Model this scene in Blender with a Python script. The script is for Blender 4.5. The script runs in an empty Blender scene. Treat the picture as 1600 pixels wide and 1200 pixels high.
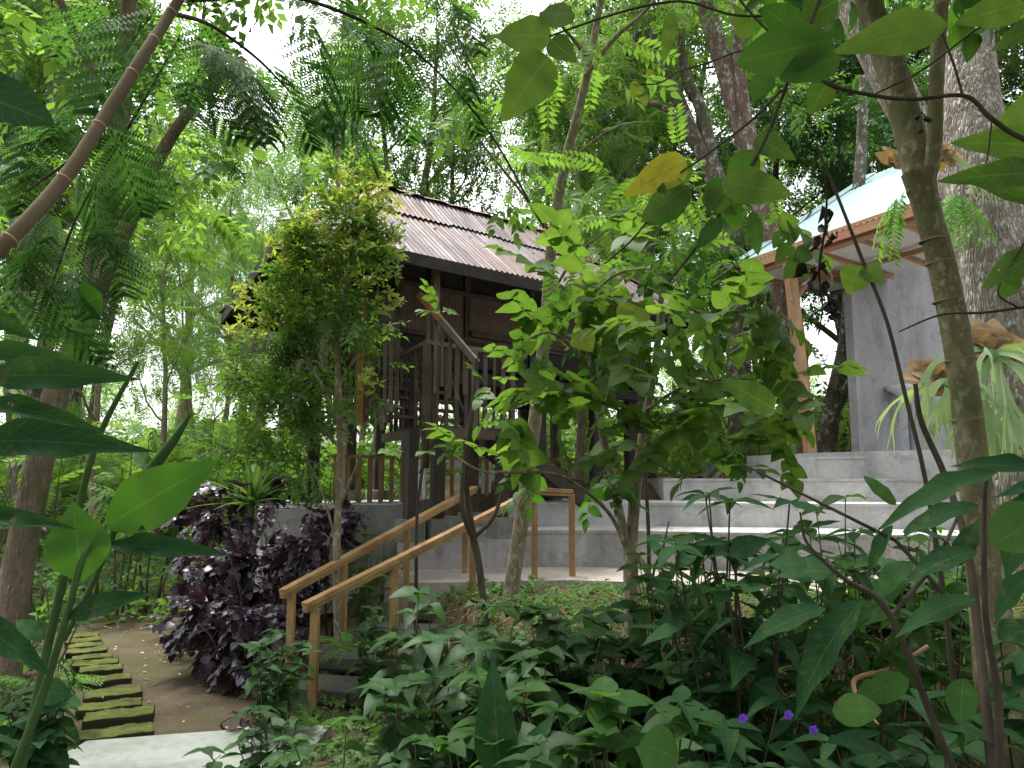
import bpy, math, random
import numpy as np
from mathutils import Vector
C = bpy.context.scene.collection
R = math.radians
# ------------------------------------------------------------------ camera, world, sun
PITCH, FPX, EYE = R(7.0), 1202.0, 1.6
cam = bpy.data.objects.new('camera', bpy.data.cameras.new('camera')); C.objects.link(cam)
cam.location = (0, 0, EYE); cam.rotation_euler = (R(90) + PITCH, 0, 0)
cam.data.sensor_width = 36; cam.data.lens = 36 * FPX / 1600
cam.data.clip_start = 0.05; cam.data.clip_end = 1000
bpy.context.scene.camera = cam
SUN_EL, SUN_ROT = R(70), R(-35)
w = bpy.data.worlds.new('World'); bpy.context.scene.world = w; w.use_nodes = True
nt = w.node_tree; nt.nodes.clear()
sky = nt.nodes.new('ShaderNodeTexSky'); sky.sky_type = 'NISHITA'; sky.sun_disc = False
sky.sun_elevation = SUN_EL; sky.sun_rotation = SUN_ROT; sky.air_density = 1.0; sky.dust_density = 4.0; sky.ozone_density = 1.0
hs = nt.nodes.new('ShaderNodeHueSaturation'); hs.inputs['Saturation'].default_value = 0.16; hs.inputs['Value'].default_value = 1.1
bg = nt.nodes.new('ShaderNodeBackground'); bg.inputs['Strength'].default_value = 0.15
wo = nt.nodes.new('ShaderNodeOutputWorld')
nt.links.new(sky.outputs[0], hs.inputs['Color']); nt.links.new(hs.outputs[0], bg.inputs['Color']); nt.links.new(bg.outputs[0], wo.inputs['Surface'])
sl = bpy.data.lights.new('sun', 'SUN'); sl.energy = 1.4; sl.angle = R(12); sl.color = (1, 0.96, 0.9)
sun = bpy.data.objects.new('sun', sl); C.objects.link(sun)
# sun direction: azimuth measured like the sky texture (rotation about Z from +Y)
sd = Vector((math.sin(SUN_ROT) * math.cos(SUN_EL), math.cos(SUN_ROT) * math.cos(SUN_EL), math.sin(SUN_EL)))
sun.rotation_euler = sd.to_track_quat('Z', 'Y').to_euler()
vs = bpy.context.scene.view_settings
vs.view_transform = 'Standard'; vs.look = 'None'; vs.exposure = 1.72; vs.gamma = 1.0
cy = bpy.context.scene.cycles
cy.max_bounces = 7; cy.diffuse_bounces = 3; cy.glossy_bounces = 2; cy.transmission_bounces = 4; cy.transparent_max_bounces = 8
cy.caustics_reflective = False; cy.caustics_refractive = False

# ------------------------------------------------------------------ geometry helpers
cp, sp_ = math.cos(PITCH), math.sin(PITCH)
def P(u, v, d):
    """the world point at depth d (metres along +Y) on the sight line measured at (u, v) on the 1600x1200 photograph"""
    x = (u - 800) / FPX; y = (600 - v) / FPX
    ry = cp - y * sp_; rz = sp_ + y * cp
    return np.array([x * d / ry, d, EYE + rz * d / ry])
def Pz(u, v, z):
    x = (u - 800) / FPX; y = (600 - v) / FPX
    ry = cp - y * sp_; rz = sp_ + y * cp
    t = (z - EYE) / rz
    return np.array([x * t, ry * t, z])
def nrm(a):
    a = np.asarray(a, float); return a / (np.linalg.norm(a, axis=-1, keepdims=True) + 1e-12)
ORG = {}
class MB:
    """collects faces and links them as ONE mesh"""
    flat = False
    def __init__(s): s.v = []; s.n = 0; s.f = {}; s.uv = {}; s.r = {}
    def add(s, v, faces, uv=None, rnd=0.5):
        v = np.asarray(v, float); faces = np.asarray(faces, np.int64); k = faces.shape[1]
        s.v.append(v); s.f.setdefault(k, []).append(faces + s.n); s.n += len(v)
        if uv is None: uv = np.zeros((len(v), 2))
        s.uv.setdefault(k, []).append(np.asarray(uv)[faces].reshape(-1, 2))
        rr = np.asarray(rnd, float)
        if rr.ndim == 0: rr = np.full(len(faces), float(rr))
        s.r.setdefault(k, []).append(rr)
    def build(s, name, mat, parent=None, smooth=True):
        me = bpy.data.meshes.new(name)
        v = np.concatenate(s.v) if s.v else np.zeros((0, 3))
        if parent is not None: v = v - np.array(ORG[parent.name])
        me.vertices.add(len(v)); me.vertices.foreach_set('co', v.astype(np.float32).ravel())
        li, st, uv, rn, pos = [], [], [], [], 0
        for k in sorted(s.f):
            F = np.concatenate(s.f[k]); li.append(F.ravel()); st.append(pos + np.arange(len(F)) * k); pos += F.size
            uv.append(np.concatenate(s.uv[k])); rn.append(np.concatenate(s.r[k]))
        if li:
            li = np.concatenate(li); st = np.concatenate(st); uv = np.concatenate(uv); rn = np.concatenate(rn)
            me.loops.add(len(li)); me.polygons.add(len(st))
            me.polygons.foreach_set('loop_start', st.astype(np.int32)); me.loops.foreach_set('vertex_index', li.astype(np.int32))
            me.update(calc_edges=True)
            me.uv_layers.new(name='UVMap').data.foreach_set('uv', uv.astype(np.float32).ravel())
            a = me.attributes.new('rnd', 'FLOAT', 'FACE'); a.data.foreach_set('value', rn.astype(np.float32))
            me.polygons.foreach_set('use_smooth', np.full(len(st), smooth and not s.flat))
        me.validate(); me.materials.append(mat)
        o = bpy.data.objects.new(name, me); C.objects.link(o)
        if parent is not None: o.parent = parent
        ORG[o.name] = ORG[parent.name] if parent is not None else (0, 0, 0)
        return o
def thing(name, label, cat, loc=(0, 0, 0), group=None):
    o = bpy.data.objects.new(name, None); C.objects.link(o); o.location = tuple(float(c) for c in loc)
    o.empty_display_size = 0.2
    o['label'] = label; o['category'] = cat
    if group: o['group'] = group
    ORG[o.name] = tuple(float(c) for c in loc); return o
def tag(o, label, cat, group=None):
    o['label'] = label; o['category'] = cat
    if group: o['group'] = group
    return o
def kind(o, k): o['kind'] = k; return o
def copy_thing(root, loc, rotz, sc, label, group=None):
    r = root.copy(); C.objects.link(r); r.location = tuple(float(c) for c in loc); r.rotation_euler = (0, 0, rotz); r.scale = (sc, sc, sc)
    r['label'] = label
    if group: r['group'] = group
    for ch in list(root.children):
        c = ch.copy(); C.objects.link(c); c.parent = r
        for g in ch.children:
            q = g.copy(); C.objects.link(q); q.parent = c
    return r
def beam(mb, a, b, w, h, up=(0, 0, 1), jit=0, rnd=0.5, ch=None):
    """box from a to b, width w (sideways), height h (along up), with bevelled long edges"""
    a = np.array(a, float); b = np.array(b, float); d = nrm(b - a); up = np.array(up, float)
    s = np.cross(d, up)
    if np.linalg.norm(s) < 1e-3: s = np.cross(d, (0, 1, 0))
    s = nrm(s); t = np.cross(s, d)
    mb.flat = True; c = ch if ch is not None else min(w, h) * 0.07
    W, H = w / 2, h / 2
    prof = [(-W + c, -H), (W - c, -H), (W, -H + c), (W, H - c), (W - c, H), (-W + c, H), (-W, H - c), (-W, -H + c)]
    L = np.linalg.norm(b - a); v = []; uv = []
    for i, e in enumerate((a, b)):
        for j, (x, y) in enumerate(prof):
            v.append(e + s * x + t * y); uv.append((j / 8, i * L))
    n = 8
    mb.add(v, [(j, (j + 1) % n, n + (j + 1) % n, n + j) for j in range(n)], uv, rnd)
    mb.add(v[:8], [tuple(range(7, -1, -1))], uv[:8], rnd); mb.add(v[8:], [tuple(range(8))], uv[8:], rnd)
def tube(mb, pts, rad, sides=8, rnd=0.5, lump=0, seed=0, cap=True):
    pts = np.asarray(pts, float); m = len(pts); rad = np.broadcast_to(np.asarray(rad, float), (m,))
    tn = np.gradient(pts, axis=0); tn = nrm(tn)
    ref = np.array([1.0, 0, 0]) if abs(tn[0][0]) < 0.9 else np.array([0, 1.0, 0])
    a = nrm(np.cross(tn[0], ref)); V = []; uv = []
    ln = np.concatenate([[0], np.cumsum(np.linalg.norm(np.diff(pts, axis=0), axis=1))])
    ang = np.arange(sides) / sides * 2 * math.pi; rg = np.random.default_rng(seed)
    ph = rg.uniform(0, 6.28, 4)
    for i in range(m):
        a = nrm(a - tn[i] * np.dot(a, tn[i])); b = np.cross(tn[i], a)
        rr = rad[i] * (1 + lump * (np.sin(2 * ang + ph[0] + ln[i] * 1.3) * .5 + np.sin(3 * ang + ph[1] - ln[i] * 2.1) * .4 + np.sin(5 * ang + ph[2] + 3 * ln[i]) * .35)) if lump else np.full(sides, rad[i])
        V.append(pts[i] + np.outer(np.cos(ang) * rr, a) + np.outer(np.sin(ang) * rr, b))
        uv.append(np.stack([ang / 6.283, np.full(sides, ln[i])], 1))
    V = np.concatenate(V); uv = np.concatenate(uv)
    i = np.arange(m - 1)[:, None] * sides; j = np.arange(sides)[None, :]; k = (j + 1) % sides
    F = np.stack([i + j, i + k, i + sides + k, i + sides + j], -1).reshape(-1, 4)
    mb.add(V, F, uv, rnd)
    if cap and sides > 3: mb.add(V[-sides:], [tuple(range(sides))], uv[-sides:], rnd)
def smooth_path(pts, n=6):
    """Catmull-Rom through rows (x, y, z, r)"""
    p = np.asarray(pts, float); p = np.vstack([2 * p[0] - p[1], p, 2 * p[-1] - p[-2]]); out = []
    for i in range(1, len(p) - 2):
        for t in np.arange(n) / n:
            out.append(0.5 * ((2 * p[i]) + (-p[i - 1] + p[i + 1]) * t + (2 * p[i - 1] - 5 * p[i] + 4 * p[i + 1] - p[i + 2]) * t * t + (-p[i - 1] + 3 * p[i] - 3 * p[i + 1] + p[i + 2]) * t ** 3))
    out.append(p[-2]); return np.array(out)
def limb(mb, rows, sides=10, n=6, lump=0.0, seed=0, wob=0.0):
    """rows of (u, v, depth, width in photo pixels) read off the photograph -> world tube; returns the smoothed world path"""
    q = [list(P(u, v, d)) + [wd * d / FPX / 2] for (u, v, d, wd) in rows]
    s = smooth_path(q, n)
    if wob:
        rg = np.random.default_rng(seed); s[:, :3] += np.cumsum(rg.normal(0, wob, (len(s), 3)), 0) * np.linspace(0, 1, len(s))[:, None] * .3
    tube(mb, s[:, :3], np.maximum(s[:, 3], 0.002), sides, lump=lump, seed=seed)
    return s
def lathe(mb, prof, ctr, n=32, rnd=.5):
    prof = np.array(prof, float); m = len(prof); ang = np.arange(n) / n * 2 * math.pi
    V = np.stack([np.outer(prof[:, 0], np.cos(ang)), np.outer(prof[:, 0], np.sin(ang)), np.repeat(prof[:, 1:2], n, 1)], -1).reshape(-1, 3) + np.array(ctr)
    i = np.arange(m - 1)[:, None] * n; j = np.arange(n)[None, :]; k = (j + 1) % n
    mb.add(V, np.stack([i + j, i + k, i + n + k, i + n + j], -1).reshape(-1, 4), None, rnd)
def prism(mb, poly, z0, z1, rnd=.5):
    n = len(poly); V = [(x, y, z0) for x, y in poly] + [(x, y, z1) for x, y in poly]
    uv = [(x, y) for x, y in poly] * 2
    mb.add(V, [(i, (i + 1) % n, n + (i + 1) % n, n + i) for i in range(n)], uv, rnd)
    mb.add(V, [tuple(range(n - 1, -1, -1))], uv, rnd); mb.add(V, [tuple(range(n, 2 * n))], uv, rnd)

# ------------------------------------------------------------------ materials
def newmat(name):
    m = bpy.data.materials.new(name); m.use_nodes = True; m.node_tree.nodes.clear(); return m, m.node_tree
def N(t, ty, **k):
    n = t.nodes.new(ty)
    for a, b in k.items():
        if a in n.inputs: n.inputs[a].default_value = b
        else: setattr(n, a, b)
    return n
def ramp(t, src, stops):
    r = t.nodes.new('ShaderNodeValToRGB'); e = r.color_ramp.elements
    while len(e) < len(stops): e.new(0.5)
    for x, (p, c) in zip(e, stops): x.position = p; x.color = (*c, 1)
    t.links.new(src, r.inputs['Fac']); return r.outputs['Color']
def mixc(t, fac, a, b, mode='MIX'):
    m = t.nodes.new('ShaderNodeMix'); m.data_type = 'RGBA'; m.blend_type = mode
    for s, x in ((0, fac), (6, a), (7, b)):
        if isinstance(x, (int, float)): m.inputs[s].default_value = x
        elif isinstance(x, tuple): m.inputs[s].default_value = (*x, 1)
        else: t.links.new(x, m.inputs[s])
    return m.outputs[2]
def mth(t, op, a, b=0.0, c=None, clamp=False):
    m = t.nodes.new('ShaderNodeMath'); m.operation = op; m.use_clamp = clamp
    for i, x in enumerate([a, b] + ([c] if c is not None else [])):
        if isinstance(x, (int, float)): m.inputs[i].default_value = x
        else: t.links.new(x, m.inputs[i])
    return m.outputs[0]
def coord(t, which='Object', scale=(1, 1, 1)):
    tc = t.nodes.new('ShaderNodeTexCoord'); mp = t.nodes.new('ShaderNodeMapping'); mp.inputs['Scale'].default_value = scale
    t.links.new(tc.outputs[which], mp.inputs[0]); return mp.outputs[0]
def noise(t, vec, scale, detail=4, rough=.55, dist=0):
    n = t.nodes.new('ShaderNodeTexNoise'); n.inputs['Scale'].default_value = scale; n.inputs['Detail'].default_value = detail
    n.inputs['Roughness'].default_value = rough; n.inputs['Distortion'].default_value = dist
    t.links.new(vec, n.inputs['Vector']); return n.outputs['Fac']
def finish(t, col, rough=.8, bump=None, bstr=.3, bdist=.01, spec=.3, metal=0):
    p = t.nodes.new('ShaderNodeBsdfPrincipled'); o = t.nodes.new('ShaderNodeOutputMaterial')
    if isinstance(col, tuple): p.inputs['Base Color'].default_value = (*col, 1)
    else: t.links.new(col, p.inputs['Base Color'])
    if isinstance(rough, (int, float)): p.inputs['Roughness'].default_value = rough
    else: t.links.new(rough, p.inputs['Roughness'])
    p.inputs['Specular IOR Level'].default_value = spec; p.inputs['Metallic'].default_value = metal
    if bump is not None:
        b = t.nodes.new('ShaderNodeBump'); b.inputs['Strength'].default_value = bstr; b.inputs['Distance'].default_value = bdist
        t.links.new(bump, b.inputs['Height']); t.links.new(b.outputs[0], p.inputs['Normal'])
    t.links.new(p.outputs[0], o.inputs[0])
def leaf_mat(name, cols, trans=.4, rough=.5, veins=0, spec=.3, tcol=None, blotch=None, vein_c=None):
    """leaf: colour from the per-leaf random value, lateral veins from the leaf's own UVs, light passing through"""
    m, t = newmat(name); spec = min(spec, .6)
    at = N(t, 'ShaderNodeAttribute'); at.attribute_name = 'rnd'
    col = ramp(t, at.outputs['Fac'], [(i / (len(cols) - 1), c) for i, c in enumerate(cols)])
    nz = noise(t, coord(t, 'Object'), 9, 3)
    col = mixc(t, mth(t, 'MULTIPLY', nz, .35), col, tuple(min(1, c * 1.6 + .005) for c in cols[-1]))
    h = None
    if veins:
        uv = N(t, 'ShaderNodeUVMap'); sx = t.nodes.new('ShaderNodeSeparateXYZ'); t.links.new(uv.outputs[0], sx.inputs[0])
        av = mth(t, 'ABSOLUTE', sx.outputs[1])
        ph = mth(t, 'FRACT', mth(t, 'SUBTRACT', mth(t, 'MULTIPLY', sx.outputs[0], veins), mth(t, 'MULTIPLY', av, veins * .16)))
        lat = mth(t, 'SUBTRACT', 1.0, mth(t, 'MULTIPLY', mth(t, 'ABSOLUTE', mth(t, 'SUBTRACT', ph, .5)), 14), clamp=True)
        mid = mth(t, 'SUBTRACT', 1.0, mth(t, 'MULTIPLY', av, 16), clamp=True)
        vv = mth(t, 'MAXIMUM', mth(t, 'MULTIPLY', lat, .6), mid)
        vc = vein_c or tuple(min(1, c * 2.2 + .03) for c in cols[1])
        col = mixc(t, mth(t, 'MULTIPLY', vv, .5), col, vc)
        h = mth(t, 'ADD', mth(t, 'MULTIPLY', mth(t, 'ABSOLUTE', mth(t, 'SUBTRACT', ph, .5)), -1.0), mth(t, 'MULTIPLY', nz, .4))
    if blotch:
        bz = noise(t, coord(t, 'Object'), 30, 4)
        col = mixc(t, ramp(t, bz, [(.5, (0, 0, 0)), (.62, (1, 1, 1))]), col, blotch)
    hole = None
    if veins:
        o3 = coord(t, 'Object'); bz = noise(t, o3, 22, 5, .7); col = mixc(t, mth(t, 'MULTIPLY', ramp(t, bz, [(.56, (0, 0, 0)), (.7, (1, 1, 1))]), .5), col, (.12, .13, .03))
        sh = noise(t, o3, 5, 2); col = mixc(t, 1.0, col, ramp(t, sh, [(.3, (.72, .76, .7)), (.7, (1.25, 1.2, 1.1))]), 'MULTIPLY')
        vo = t.nodes.new('ShaderNodeTexVoronoi'); vo.inputs['Scale'].default_value = 26; t.links.new(o3, vo.inputs['Vector'])
        sp3 = t.nodes.new('ShaderNodeSeparateXYZ'); t.links.new(vo.outputs['Color'], sp3.inputs[0])
        hole = mth(t, 'MULTIPLY', mth(t, 'LESS_THAN', mth(t, 'ADD', vo.outputs['Distance'], mth(t, 'MULTIPLY', noise(t, o3, 130, 2), .25)), .34), mth(t, 'GREATER_THAN', sp3.outputs[0], .93))
    p = t.nodes.new('ShaderNodeBsdfPrincipled'); t.links.new(col, p.inputs['Base Color'])
    p.inputs['Roughness'].default_value = rough; p.inputs['Specular IOR Level'].default_value = spec
    tr = t.nodes.new('ShaderNodeBsdfTranslucent')
    tc = mixc(t, 1.0, col, tcol or (1.75, 1.7, .75), 'MULTIPLY')
    t.links.new(tc, tr.inputs['Color'])
    if h is not None:
        b = t.nodes.new('ShaderNodeBump'); b.inputs['Strength'].default_value = .14; b.inputs['Distance'].default_value = .003
        t.links.new(h, b.inputs['Height']); t.links.new(b.outputs[0], p.inputs['Normal'])
    mx = t.nodes.new('ShaderNodeMixShader'); mx.inputs[0].default_value = trans
    t.links.new(p.outputs[0], mx.inputs[1]); t.links.new(tr.outputs[0], mx.inputs[2])
    if hole is not None and name in ('big_bright', 'big_mid', 'big_dark', 'big_ginger', 'under'):
        tp = t.nodes.new('ShaderNodeBsdfTransparent'); m2 = t.nodes.new('ShaderNodeMixShader'); t.links.new(hole, m2.inputs[0]); t.links.new(mx.outputs[0], m2.inputs[1]); t.links.new(tp.outputs[0], m2.inputs[2]); mx = m2
    o = t.nodes.new('ShaderNodeOutputMaterial'); t.links.new(mx.outputs[0], o.inputs[0]); return m
def bark(name, dark, light, scale=9, stretch=.25, lichen=None, moss=None, bd=.02, ridges=False):
    m, t = newmat(name); v = coord(t, 'Object', (1, 1, stretch))
    a = noise(t, v, scale, 8, .65, .6)
    col = ramp(t, a, [(.3, dark), (.52, tuple((x + y) / 2 for x, y in zip(dark, light))), (.7, light)])
    h = a
    if ridges:
        vo = t.nodes.new('ShaderNodeTexVoronoi'); vo.feature = 'DISTANCE_TO_EDGE'; vo.inputs['Scale'].default_value = scale * 4.5; vo.inputs['Randomness'].default_value = 1
        nv = t.nodes.new('ShaderNodeVectorMath'); nv.operation = 'ADD'; sc = t.nodes.new('ShaderNodeVectorMath'); sc.operation = 'SCALE'; sc.inputs['Scale'].default_value = .06
        nc = t.nodes.new('ShaderNodeTexNoise'); nc.inputs['Scale'].default_value = 9; t.links.new(v, nc.inputs['Vector'])
        t.links.new(nc.outputs['Color'], sc.inputs[0]); t.links.new(v, nv.inputs[0]); t.links.new(sc.outputs[0], nv.inputs[1]); t.links.new(nv.outputs[0], vo.inputs['Vector'])
        crack = ramp(t, vo.outputs[0], [(0, (.5, .5, .5)), (.1, (1, 1, 1))])
        col = mixc(t, crack, tuple(x * .5 for x in dark), col); h = mth(t, 'ADD', a, mth(t, 'MULTIPLY', vo.outputs[0], 1.5, clamp=True))
    if lichen:
        lz = noise(t, coord(t, 'Object', (1, 1, .6)), scale * 1.6, 8, .75)
        col = mixc(t, ramp(t, lz, [(.53, (0, 0, 0)), (.6, (1, 1, 1))]), col, lichen)
    if moss:
        mz = noise(t, coord(t, 'Object', (1, 1, .6)), 3.1, 5, .6)
        col = mixc(t, ramp(t, mz, [(.48, (0, 0, 0)), (.64, (.8, .8, .8))]), col, moss)
    finish(t, col, .9, h, .8, bd, .15); return m
def concrete(name, c, stain=.5, moss=None, ns=1.0, mt=.5):
    m, t = newmat(name); v = coord(t, 'Object'); vz = coord(t, 'Object', (1, 1, .35))
    a = noise(t, vz, 1.6 * ns, 6, .6, .4); b = noise(t, v, 14, 8, .7); s = noise(t, coord(t, 'Object', (6, 6, .5)), 1.5, 4, .6)
    col = ramp(t, a, [(.3, tuple(x * (1 - stain) for x in c)), (.55, c), (.75, tuple(min(1, x * 1.18) for x in c))])
    col = mixc(t, mth(t, 'MULTIPLY', ramp(t, s, [(.5, (0, 0, 0)), (.7, (1, 1, 1))]), stain * .5), col, tuple(x * .45 for x in c))
    col = mixc(t, .35, col, ramp(t, b, [(.3, tuple(x * .6 for x in c)), (.7, tuple(min(1, x * 1.2) for x in c))]))
    if moss:
        mz = noise(t, coord(t, 'Object'), 2.4, 6, .65)
        col = mixc(t, ramp(t, mz, [(mt, (0, 0, 0)), (mt + .16, (.75, .75, .75))]), col, moss)
    bl_ = noise(t, coord(t, 'Object', (1, 1, 1.4)), 3.3, 8, .72, .8); col = mixc(t, mth(t, 'MULTIPLY', ramp(t, bl_, [(.5, (0, 0, 0)), (.63, (1, 1, 1))]), stain * .75), col, tuple(x * .42 for x in c))
    pk = noise(t, v, 45, 3, .6); col = mixc(t, mth(t, 'MULTIPLY', ramp(t, pk, [(.66, (0, 0, 0)), (.7, (1, 1, 1))]), .45), col, tuple(x * .35 for x in c))
    finish(t, col, .85, mth(t, 'ADD', b, mth(t, 'MULTIPLY', bl_, .8)), .5, .012, .2); return m
def wood(name, c, dark=.5, weather=None, rough=.7, gs=1.0):
    """grain runs along the beams' own length (UV y)"""
    m, t = newmat(name); v = coord(t, 'UV', (5 * gs, .9, 1)); at = N(t, 'ShaderNodeAttribute'); at.attribute_name = 'rnd'
    ad = t.nodes.new('ShaderNodeVectorMath'); ad.operation = 'ADD'; cb = t.nodes.new('ShaderNodeCombineXYZ')
    t.links.new(mth(t, 'MULTIPLY', at.outputs['Fac'], 37), cb.inputs[1]); t.links.new(v, ad.inputs[0]); t.links.new(cb.outputs[0], ad.inputs[1])
    a = noise(t, ad.outputs[0], 5, 7, .65, 1.2)
    col = ramp(t, a, [(.3, tuple(x * (1 - dark) for x in c)), (.5, c), (.72, tuple(min(1, x * 1.3) for x in c))])
    if weather:
        wz = noise(t, coord(t, 'Object'), 3.2, 5, .65)
        col = mixc(t, ramp(t, wz, [(.42, (0, 0, 0)), (.62, (1, 1, 1))]), col, weather)
    col = mixc(t, mth(t, 'MULTIPLY', at.outputs['Fac'], .4), col, tuple(x * .7 for x in c))
    finish(t, col, rough, a, .4, .006, .3); return m
M = {}
M['trail'] = None
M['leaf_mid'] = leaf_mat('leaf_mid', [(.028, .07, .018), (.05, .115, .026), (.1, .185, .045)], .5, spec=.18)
M['leaf_dark'] = leaf_mat('leaf_dark', [(.014, .045, .018), (.026, .075, .025), (.05, .12, .035)], .42, spec=.2)
M['leaf_blue'] = leaf_mat('leaf_blue', [(.018, .06, .02), (.03, .09, .026), (.055, .13, .038)], .48, .6, spec=.08)
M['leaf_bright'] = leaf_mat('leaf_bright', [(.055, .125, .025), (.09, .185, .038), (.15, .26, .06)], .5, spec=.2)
M['leaf_haze_pale'] = leaf_mat('leaf_haze_pale', [(.09, .17, .085), (.13, .235, .105), (.19, .3, .13)], .4, .6)  # paler colour stands in for distance haze
M['leaf_fresh'] = leaf_mat('leaf_fresh', [(.04, .1, .02), (.075, .15, .032), (.13, .22, .05)], .5, .4, spec=.3)
M['leaf_grey'] = leaf_mat('leaf_grey', [(.075, .14, .1), (.11, .2, .13), (.16, .26, .15)], .4, .6)
M['leaf_tip'] = leaf_mat('leaf_tip', [(.11, .19, .035), (.19, .28, .06), (.3, .31, .12)], .45, spec=.15)
M['leaf_mottle'] = leaf_mat('leaf_mottle', [(.03, .09, .02), (.055, .15, .03), (.09, .2, .04)], .35, .3, spec=.6)
M['purple'] = leaf_mat('purple', [(.016, .014, .028), (.03, .025, .046), (.05, .03, .048)], .1, .36, veins=6, spec=.45, tcol=(2.2, .6, .8))
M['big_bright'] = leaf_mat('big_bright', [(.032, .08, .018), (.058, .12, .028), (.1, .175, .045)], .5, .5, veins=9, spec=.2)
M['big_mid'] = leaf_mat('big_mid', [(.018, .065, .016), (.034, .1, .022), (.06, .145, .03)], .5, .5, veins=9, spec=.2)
M['big_dark'] = leaf_mat('big_dark', [(.01, .038, .017), (.018, .058, .022), (.03, .08, .028)], .28, .6, veins=11, spec=.05)
M['big_ginger'] = leaf_mat('big_ginger', [(.022, .08, .014), (.036, .12, .02), (.06, .16, .026)], .45, .5, veins=30, spec=.15)
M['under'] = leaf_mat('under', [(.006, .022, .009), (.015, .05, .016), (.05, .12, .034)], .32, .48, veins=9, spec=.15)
M['yellow'] = leaf_mat('yellow', [(.36, .36, .03), (.4, .39, .035), (.44, .41, .05)], .45, .5, veins=9, tcol=(1.1, 1.05, .7), vein_c=(.12, .2, .02))
M['mosaic'] = leaf_mat('mosaic', [(.14, .22, .03), (.2, .28, .04), (.24, .3, .05)], .5, .5, veins=9, tcol=(1.5, 1.4, .8), vein_c=(.03, .12, .015))
M['dead'] = leaf_mat('dead', [(.008, .007, .006), (.013, .01, .008), (.025, .017, .01)], .03, .7)
M['straw'] = leaf_mat('straw', [(.1, .065, .035), (.2, .14, .08), (.32, .23, .13)], .15, .8)
M['stag'] = leaf_mat('stag', [(.2, .3, .17), (.27, .38, .22), (.34, .45, .28)], .3, .55)
M['shield'] = leaf_mat('shield', [(.16, .1, .06), (.27, .18, .11), (.36, .27, .17)], .35, .7)
M['fern'] = leaf_mat('fern', [(.05, .14, .03), (.08, .2, .04), (.12, .26, .05)], .45)
M['petal'] = leaf_mat('petal', [(.12, .03, .35), (.15, .05, .4), (.2, .08, .5)], .3, tcol=(1, 1, 1.5))
M['bark_rough'] = bark('bark_rough', (.17, .135, .11), (.5, .44, .37), 9, .2, (.56, .55, .5), None, .05, True)
M['bark_brown'] = bark('bark_brown', (.13, .1, .07), (.32, .25, .18), 12, .2, None, (.07, .09, .03), .02, True)
M['bark_lichen'] = bark('bark_lichen', (.06, .05, .04), (.2, .165, .125), 6, .4, (.42, .43, .38), (.08, .085, .035), .02, True)
M['bark_smooth'] = bark('bark_smooth', (.075, .068, .035), (.22, .195, .105), 13, .5, (.27, .27, .19), (.09, .1, .04), .008)
M['bark_tan'] = bark('bark_tan', (.1, .08, .05), (.28, .23, .15), 14, .4, (.32, .31, .24), None, .006)
M['bark_red'] = bark('bark_red', (.1, .06, .042), (.27, .17, .125), 8, .2, None, None, .025, True)
M['bark_dark'] = bark('bark_dark', (.035, .03, .022), (.09, .075, .055), 9, .4, None, None, .004)
M['stem_green'] = bark('stem_green', (.035, .075, .022), (.07, .135, .04), 6, .3, None, None, .001)
M['twig'] = bark('twig', (.07, .055, .035), (.16, .13, .08), 12, .4, None, None, .002)
M['conc'] = concrete('conc', (.5, .495, .485), .6, (.17, .18, .11), 1, .6)
M['conc_mid'] = concrete('conc_mid', (.42, .41, .405), .7, (.13, .14, .08), 1, .58)
M['conc_dark'] = concrete('conc_dark', (.2, .2, .19), .5, (.07, .09, .04))
M['conc_wall'] = concrete('conc_wall', (.34, .335, .345), .55, ns=.9)
M['conc_beige'] = concrete('conc_beige', (.36, .32, .28), .5)
M['slab'] = concrete('slab', (.33, .35, .32), .5, (.2, .25, .15))
M['wood_old'] = wood('wood_old', (.065, .047, .036), .55, (.105, .088, .072), .8)
M['wood_grey'] = wood('wood_grey', (.12, .095, .072), .6, (.17, .145, .115), .85)
M['wood_black'] = wood('wood_black', (.028, .022, .018), .5, (.05, .042, .034), .8)
M['wood_new'] = wood('wood_new', (.36, .23, .095), .6, (.23, .12, .05), .6)
M['wood_raw'] = wood('wood_raw', (.48, .31, .18), .35, (.4, .21, .1), .6)
M['wood_red'] = wood('wood_red', (.36, .13, .05), .4, (.2, .1, .05), .6)
M['wood_fascia'] = wood('wood_fascia', (.4, .23, .14), .3, (.42, .2, .1), .6)
def weave_mat():
    m, t = newmat('bamboo_panel'); v = coord(t, 'UV', (1, 1, 1))
    wv = t.nodes.new('ShaderNodeTexWave'); wv.wave_type = 'BANDS'; wv.bands_direction = 'X'; wv.inputs['Scale'].default_value = 9; wv.inputs['Distortion'].default_value = 1.5; wv.inputs['Detail'].default_value = 3; wv.inputs['Detail Scale'].default_value = 2
    t.links.new(v, wv.inputs['Vector'])
    a = noise(t, coord(t, 'UV', (8, .7, 1)), 4, 6, .7)
    col = ramp(t, mth(t, 'ADD', mth(t, 'MULTIPLY', wv.outputs['Fac'], .3), mth(t, 'MULTIPLY', a, .75)), [(.3, (.075, .052, .045)), (.55, (.15, .105, .085)), (.8, (.24, .18, .145))])
    finish(t, col, .75, wv.outputs['Fac'], .4, .006); return m
M['weave'] = weave_mat()
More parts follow.
